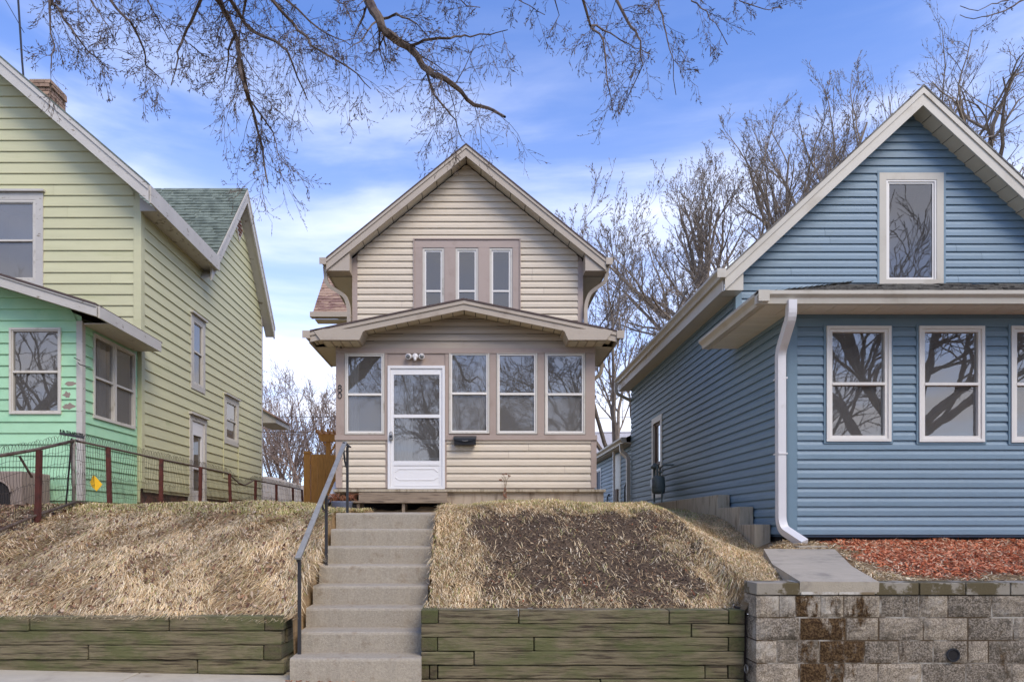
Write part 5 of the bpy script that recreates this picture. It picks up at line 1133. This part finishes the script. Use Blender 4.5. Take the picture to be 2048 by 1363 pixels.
# leaves behind and below the fence
n = 9000; x = rs.uniform(-9,-5.0,n); y = 6.4+rs.rand(n)*4.4; k = (x < -5.45) | (rs.rand(n) < .10); x, y = x[k], y[k]; n = len(x)
LV = srgb([(170,140,112),(140,106,80),(116,84,64),(196,172,144),(96,70,56)])
flakes('leaf_litter', x, y, rs.uniform(.03,.08,n), rs.uniform(.02,.045,n), LV[rs.choice(5, n)]*rs.uniform(.75,1.1,(n,1)), M['debris'], .03, 'brown fallen leaves on the slope under the wire fence', 'leaves', .5, seed=9)
n = 3800; x = rs.uniform(-5.4,-1.8,n); y = 6.35+rs.rand(n)**1.2*3; 
flakes('leaf_litter', x, y, rs.uniform(.02,.06,n), rs.uniform(.012,.03,n), LV[rs.choice(5, n)]*rs.uniform(.75,1.1,(n,1)), M['debris'], .04, 'scattered dead leaves in the straw on the left bank', 'leaves', .5, seed=10)
# single leaves on the pavement before the steps
rr = random.Random(12); lm = mat('fallen_leaf', (176,128,92), .8, .25, 20, dark=(120,70,46), dthr=(.45,.6), dscale=12)
for i, (px0, py0, s_) in enumerate([(680,1344,.050),(705,1348,.042),(598,1352,.035),(660,1351,.03),(640,1352,.03),(858,1358,.04),(615,1349,.026),(575,1349,.03),(582,1353,.028)]):
    x0 = (px0-VX)/F*5.98; a = rr.uniform(0,6.28); z = -.05-.022*x0+.006; y0 = 5.98 if i else 5.96
    pts = []
    for q in range(9):
        r_ = s_*(1, .75, .95, .6, .9, .65, .95, .75, .9)[q]*(.7 if q in (2,6) else 1); th = a+q*math.pi*2/9
        pts.append((x0+r_*math.cos(th), y0+r_*.8*math.sin(th), z+.018*abs(math.sin(q*1.3+i))))
    s = MB(); s.add(pts+[(x0,y0,z+.004)], [(q,(q+1)%9,9) for q in range(9)])
    tag(s.build('fallen_leaf', lm, None), ['largest curled brown leaf on the pavement at the foot of the steps','second curled leaf just right of the largest one before the steps','leaf near the bottom left edge of the lowest step','small leaf between the handrail foot and the largest leaf','small flat leaf just left of the largest leaf','lone leaf at the foot of the right timber wall','tiny leaf nearest below the handrail post','leaf by the corner of the left timber wall','leaf lying right beside the timber corner leaf'][i], 'leaf', 'leaves at the foot of the steps')
# ================================================================== trees
class Tree:
    def __init__(s, seed): s.r = random.Random(seed); s.v = []; s.f = []; s.buds = []
    def tube(s, pts, rad, k=3):
        n = len(pts); b = len(s.v); prev = None
        for i, p in enumerate(pts):
            d = (pts[min(i+1,n-1)]-pts[max(i-1,0)]); d.normalize()
            if prev is None:
                x = d.orthogonal().normalized()
            else:
                x = prev-d*prev.dot(d); x.normalize()
            prev = x; y = x.cross(d)
            for j in range(k):
                a = 2*math.pi*j/k; q = p+x*(math.cos(a)*rad[i])+y*(math.sin(a)*rad[i]); s.v.append((q.x,q.y,q.z))
        for i in range(n-1):
            for j in range(k): s.f.append((b+i*k+j, b+i*k+(j+1)%k, b+(i+1)*k+(j+1)%k, b+(i+1)*k+j))
    def grow(s, p, d, L_, r0, lv, cfg):
        c = cfg[lv]; n = c['n']; R_ = s.r; pts = [p.copy()]; step = L_/n; trop = c['up']; cur = d.normalized()
        for i in range(n):
            cur = cur+Vector((R_.gauss(0,1), R_.gauss(0,1), R_.gauss(0,1)))*c['w']+Vector((0,0,trop)); cur.normalize()
            pts.append(pts[-1]+cur*step)
        tip = c.get('tip', .25); rad = [max(r0*(1-(1-tip)*i/n), c.get('min', .004)) for i in range(n+1)]
        s.tube(pts, rad, c.get('k', 3))
        if lv+1 < len(cfg):
            m = c['m']; m = int(m) if R_.random() > m-int(m) else int(m)+1
            for q in range(m):
                t = c['t0']+(1-c['t0'])*((q+R_.random())/m); t = min(t, .98); i = min(int(t*n), n-1); f = t*n-i
                base = pts[i].lerp(pts[i+1], f); ax = (pts[i+1]-pts[i]).normalized(); side = ax.orthogonal().normalized(); side.rotate(Matrix.Rotation(R_.uniform(0,6.283), 3, ax))
                a = R(c['a']*R_.uniform(.6,1.3)); nd = ax*math.cos(a)+side*math.sin(a)
                s.grow(base, nd, L_*c['l']*R_.uniform(.6,1.25)*(1.15-.5*t), rad[i]*c['r'], lv+1, cfg)
        if c.get('bud'):
            for q in range(c['bud']):
                i = R_.randint(1, n) if n > 1 else 1; b_ = pts[i].lerp(pts[i-1], R_.random()); s.buds.append((b_, (pts[i]-pts[i-1]).normalized()))
    def budmesh(s, L_, w_):
        for p, d in s.buds:
            d = (d+Vector((s.r.gauss(0,.4), s.r.gauss(0,.4), s.r.gauss(0,.4)))).normalized(); x = d.orthogonal().normalized(); x.rotate(Matrix.Rotation(s.r.uniform(0,6.28), 3, d)); y = x.cross(d); l = L_*s.r.uniform(.6,1.4); b = len(s.v)
            for q in (p, p+d*l*.5+x*w_, p+d*l*.5-x*w_*.5+y*w_*.8, p+d*l*.5-x*w_*.5-y*w_*.8, p+d*l): s.v.append((q.x,q.y,q.z))
            s.f += [(b,b+1,b+2),(b,b+2,b+3),(b,b+3,b+1),(b+4,b+2,b+1),(b+4,b+3,b+2),(b+4,b+1,b+3)]
    def build(s, name, m, parent):
        me = bpy.data.meshes.new(name); me.from_pydata(s.v, [], s.f); me.materials.append(m)
        o = bpy.data.objects.new(name, me); COL.objects.link(o); o.parent = parent; o.matrix_parent_inverse = pinv(parent); return o
def bare_tree(loc, H, seed, label, bark, group=None, fork=.35, cfg=None, r0=.2, limbs=6, spread=38, bud=(.095,.013), name='bare_tree', lean=(0,0), ntop=None):
    t = empty(name, loc, label, 'tree', group); rr = random.Random(seed); p0 = Vector(loc); fz = H*fork
    tk = Tree(seed); tp = p0+Vector((lean[0]*fz, lean[1]*fz, fz)); pts = [p0-Vector((0,0,.3)), p0.lerp(tp, .5)+Vector((rr.uniform(-.1,.1),0,0)), tp]
    tk.tube(pts, [r0*1.25, r0, r0*.85], 8); tk.build('trunk', bark, t)
    cr = Tree(seed+1); L0 = (H-fz)*.80
    for q in range(limbs):
        az = 2*math.pi*(q+rr.uniform(-.3,.3))/limbs; el = R(spread*rr.uniform(.25,1.2)); d = Vector((math.cos(az)*math.sin(el)+lean[0], math.sin(az)*math.sin(el), math.cos(el)))
        cr.grow(tp-Vector((0,0,rr.uniform(0,.25)*fz)), d, L0*rr.uniform(.8,1.12), r0*.55, 0, cfg)
    if bud: cr.budmesh(*bud)
    cr.build('crown', bark, t); return t
UP = [dict(n=7, w=.10, up=.05, m=8, t0=.22, a=34, l=.52, r=.60, k=5, min=.02), dict(n=6, w=.12, up=.09, m=6.5, t0=.18, a=32, l=.50, r=.48, k=4, min=.007),
      dict(n=4, w=.12, up=.13, m=5, t0=.15, a=32, l=.50, r=.5, min=.0045), dict(n=3, w=.12, up=.14, m=1.0, t0=.15, a=28, l=.55, r=.7, min=.0042, bud=5), dict(n=2, w=.10, up=.12, m=0, t0=.2, a=28, l=.6, r=.7, min=.004, bud=2)]
SPR = [dict(n=7, w=.16, up=.01, m=7, t0=.2, a=46, l=.55, r=.6, k=5, min=.02), dict(n=6, w=.18, up=.02, m=5.5, t0=.15, a=46, l=.5, r=.55, k=4, min=.009),
      dict(n=4, w=.18, up=.03, m=4.5, t0=.1, a=44, l=.5, r=.55, min=.0055), dict(n=3, w=.16, up=.03, m=1.2, t0=.2, a=40, l=.5, r=.7, min=.0042, bud=2), dict(n=2, w=.15, up=.03, m=0, t0=.2, a=30, l=.6, r=.7, min=.004, bud=1)]
FAR = [dict(n=5, w=.10, up=.06, m=7, t0=.15, a=32, l=.5, r=.6, k=4, min=.03), dict(n=4, w=.12, up=.08, m=6, t0=.1, a=32, l=.5, r=.6, min=.014), dict(n=3, w=.14, up=.1, m=4, t0=.1, a=34, l=.55, r=.6, min=.010), dict(n=2, w=.14, up=.1, m=0, t0=.1, a=30, l=.5, r=.6, min=.008, bud=2)]
BG = 'budding trees behind the houses'
bare_tree((9.9,28,1.9), 15.6, 21, 'tall upswept budding tree rising behind the left eave of the blue house', M['bark'], BG, fork=.46, cfg=UP, r0=.26, limbs=11, spread=50, lean=(-.03,0))
bare_tree((14.2,30,1.9), 19.2, 22, 'budding tree showing midway above the left roof slope of the blue house', M['bark'], BG, fork=.5, cfg=UP, r0=.28, limbs=6, spread=26)
bare_tree((19.2,35,1.9), 22.5, 23, 'finest twigged tree just left of the blue house gable peak', M['bark'], BG, fork=.5, cfg=UP, r0=.28, limbs=5, spread=26)
bare_tree((18.0,25,1.9), 17.6, 24, 'spreading bare tree right of the blue gable peak', M['bark'], BG, fork=.58, cfg=SPR, r0=.30, limbs=8, spread=62)
bare_tree((4.6,24,1.9), 10.8, 25, 'smaller budding tree in the gap between the cream and blue houses', M['bark'], BG, fork=.15, cfg=UP, r0=.15, limbs=7, spread=40, lean=(.10,0))
for i, (x, y, h) in enumerate(((-13.2,46,9.0),(-11.9,44,7.9),(-10.6,42,8.2),(-9.4,45,9.8))):
    bare_tree((x,y,1.9), h, 40+i, ('leftmost pale twiggy tree showing beside the green house back corner','second pale twiggy tree above the low pale fence','pale twiggy tree above the left end of the cedar fence','pale twiggy tree directly behind the cedar pergola')[i], M['barkfar'], 'pale twiggy trees far behind the cedar fence', fork=.12, cfg=FAR, r0=.14, limbs=6, spread=34, bud=(.14,.016))
# ------------------------------------------------------------------ overhanging street tree
ot = empty('street_tree', (-6.6, -2.4, -.2), 'old street tree whose budding branches hang into the top of the view', 'tree')
tk = Tree(70); tk.tube([Vector(p) for p in ((-6.6,-2.4,-.4),(-6.5,-2.3,2),(-6.2,-2.0,4.2),(-5.6,-1.6,5.6))], [.38,.30,.26,.24], 10); tk.build('trunk', M['barkdark'], ot)
cr = Tree(71)
DR = [dict(n=7, w=.10, up=-.02, m=8, t0=.10, a=42, l=.62, r=.55, k=4, min=.005), dict(n=5, w=.13, up=-.10, m=5.6, t0=.12, a=40, l=.58, r=.5, min=.0017),
      dict(n=4, w=.15, up=-.09, m=2.6, t0=.1, a=42, l=.6, r=.7, min=.0011, bud=2), dict(n=3, w=.15, up=-.06, m=0, t0=.2, a=40, l=.5, r=.8, min=.0012, bud=3)]
LIMB = [  # (pixel path, depth, start radius, side shoots, shoot length)
 ([(700,-160),(732,-5),(757,41),(771,66),(815,92),(849,133),(873,152),(908,171),(949,208),(976,217),(1010,234)], 6.0, .050, 20, .52),
 ([(849,133),(870,190),(892,218),(912,240),(925,282)], 6.0, .018, 10, .40),
 ([(815,92),(850,82),(900,76),(940,70),(980,68),(1015,60)], 6.0, .018, 9, .40),
 ([(757,41),(790,28),(830,45),(862,80)], 5.9, .016, 7, .36), ([(765,60),(772,90),(770,120)], 6.1, .012, 4, .3),
 ([(400,-120),(431,-5),(458,38),(475,82),(478,137),(492,178),(506,222),(526,294),(535,365)], 5.6, .034, 26, .46),
 ([(445,-120),(458,-5),(490,50),(547,82),(574,103),(595,154),(615,200)], 5.6, .026, 18, .42),
 ([(470,70),(455,100),(452,140),(448,180)], 5.6, .014, 7, .32), ([(500,-60),(490,0),(485,40),(478,80)], 5.7, .02, 5, .3), ([(480,120),(500,200),(545,260),(560,320)], 5.5, .013, 12, .36),
 ([(420,-120),(403,-2),(383,41),(366,75),(355,103),(352,137),(342,171)], 5.7, .022, 8, .30), ([(366,75),(380,92),(410,112)], 5.7, .009, 5, .26),
 ([(510,-120),(540,-3),(588,51),(632,96),(697,133),(742,178)], 5.8, .024, 16, .42), ([(520,-100),(575,0),(640,60),(700,90)], 5.9, .016, 10, .36),
 ([(110,-120),(99,-2),(103,68),(103,137)], 5.2, .018, 9, .34), ([(100,-100),(106,7),(150,68),(178,106),(218,137)], 5.2, .018, 10, .36), ([(160,-80),(180,0),(215,50),(235,90)], 5.2, .012, 8, .32),
 ([(200,-120),(219,-2),(260,41),(290,99),(294,130),(328,167)], 5.4, .020, 13, .38), ([(270,-100),(290,-5),(330,60),(345,90)], 5.5, .014, 8, .34),
 ([(1150,-120),(1164,-2),(1181,51),(1208,79),(1215,171),(1225,222)], 6.2, .020, 9, .38), ([(1215,-120),(1232,-2),(1256,41),(1280,85),(1287,130),(1250,205)], 6.2, .022, 11, .40),
 ([(1181,51),(1220,65),(1260,90),(1300,108)], 6.2, .012, 7, .30), ([(1290,-120),(1315,0),(1330,60),(1345,120),(1352,190)], 6.3, .016, 8, .36), ([(1360,-100),(1385,0),(1430,45),(1455,90)], 6.3, .013, 7, .32),
 ([(1440,-80),(1480,2),(1530,20),(1562,16)], 6.4, .010, 5, .28), ([(1100,-80),(1110,0),(1120,30),(1105,60)], 6.2, .010, 5, .28), ([(1000,-90),(1020,-10),(1060,10),(1090,30)], 6.2, .010, 5, .3),
 ([(880,-100),(900,-15),(935,10),(960,15)], 6.0, .014, 7, .34), ([(640,-120),(660,-10),(690,10),(705,50)], 6.0, .012, 6, .3),
 ([(2120,-40),(2047,0),(2010,22),(1975,34),(1948,38),(1920,30)], 7.0, .016, 2, .22), ([(2080,-40),(2015,0),(1985,8),(1955,22),(1920,12)], 7.0, .012, 2, .2)]
rj = random.Random(77)
for path, Z, r0, m, l in LIMB:
    raw = [P(px, py, Z+.25*math.sin(i*1.3+px*.01)) for i, (px, py) in enumerate(path)]
    pts = []
    for a, b_ in zip(raw, raw[1:]):
        k = max(2, int((b_-a).length/.12))
        for q in range(k): pts.append(a.lerp(b_, q/k)+Vector((rj.gauss(0,.006), rj.gauss(0,.006), rj.gauss(0,.006))))
    pts.append(raw[-1]); n = len(pts)-1; rad = [max((r0 if r0 > .045 else r0*.78)*(1-.80*i/n), .0035) for i in range(n+1)]
    cr.tube(pts, rad, 6 if r0 > .02 else 5)
    for q in range(m):
        t = .12+.88*(q+rj.random())/m; i = min(int(t*n), n-1); ax = (pts[i+1]-pts[i]).normalized(); side = ax.orthogonal(); side.rotate(Matrix.Rotation(rj.uniform(0,6.28), 3, ax))
        d = ax*.7+side*.8+Vector((0,0,-.35)); cr.grow(pts[i], d, l*rj.uniform(.5,1.15), max(rad[i]*.28, .0024), 1, DR)
# limbs joining the drooping branches to the trunk, above the view
hub = [Vector((-5.6,-1.6,5.6)), Vector((-3.0,.8,7.4)), Vector((-1.2,3.4,7.2))]
cr.tube(hub, [.2,.15,.10], 8)
for path, Z, r0, m, l in LIMB:
    if path[0][1] < -50: a = P(*path[0], Z+.25*math.sin(path[0][0]*.01)); h = hub[2] if path[0][0] < 1000 else hub[1]; cr.tube([h, h.lerp(a, .5)+Vector((0,0,.25)), a], [max(r0*1.6,.03), r0*1.4, r0], 5)
# upper crown: seen only in the windows
for q in range(5):
    az = 2*math.pi*q/5+.4; cr.grow(Vector((-5.6,-1.6,5.4)), Vector((math.cos(az)*.5, math.sin(az)*.5-.1, 1)), 5.0, .14, 0, [dict(n=6,w=.15,up=.02,m=6,t0=.2,a=45,l=.55,r=.6,k=5,min=.02), dict(n=5,w=.16,up=.0,m=5,t0=.2,a=45,l=.5,r=.6,min=.012), dict(n=3,w=.16,up=0,m=4,t0=.2,a=45,l=.5,r=.6,min=.008), dict(n=2,w=.15,up=0,m=0,t0=.2,a=40,l=.5,r=.6,min=.007)])
cr.budmesh(.026, .0032); cr.build('crown', M['barkdark'], ot)
# trees and a house across the street, seen as reflections in the window panes
REF = [dict(n=6, w=.14, up=.03, m=9, t0=.2, a=42, l=.55, r=.5, k=5, min=.02), dict(n=5, w=.15, up=.03, m=6, t0=.15, a=42, l=.5, r=.6, min=.016), dict(n=4, w=.16, up=.04, m=5, t0=.1, a=42, l=.5, r=.6, min=.012), dict(n=2, w=.15, up=.03, m=0, t0=.2, a=35, l=.6, r=.7, min=.010)]
for i, (x, y, h) in enumerate(((5.5,-9,13),(-13.8,1.6,11.5),(15,-13,14),(10.8,1.2,13),(-1.5,-12,12))):
    bare_tree((x,y,-.2), h, 60+i, ('bare tree across the street mirrored in the blue porch windows','bare kerbside tree mirrored in the mint porch window','far bare tree across the street mirrored in the upper blue window','bare kerbside tree in front of the blue house, trunk mirrored in its porch windows','bare tree across the street mirrored in the cream porch windows')[i], M['bark'], 'bare trees along the street behind the viewer', fork=.3, cfg=REF, r0=.24, limbs=7, spread=42, bud=None)
t = empty('opposite_house', (2, -22, -.2), 'gabled house across the street mirrored faintly in the porch door', 'house')
MB().box(-2,-26,-.3,5,-18,4.6).build('wall', M['greybox'], t)
MB().prism(lambda u, v, o: (u, -18+o, v), [(-2.4,4.4),(5.4,4.4),(1.5,8.6)], -8.4, .4).build('roof', M['shgrey'], t)
for x in (-.8, 2.4): MB().ring(lambda u, v, o: (u, -18+o, v), x, 1.4, x+1.2, 3.0, .1, 0, .05).build('window', M['white'], t)
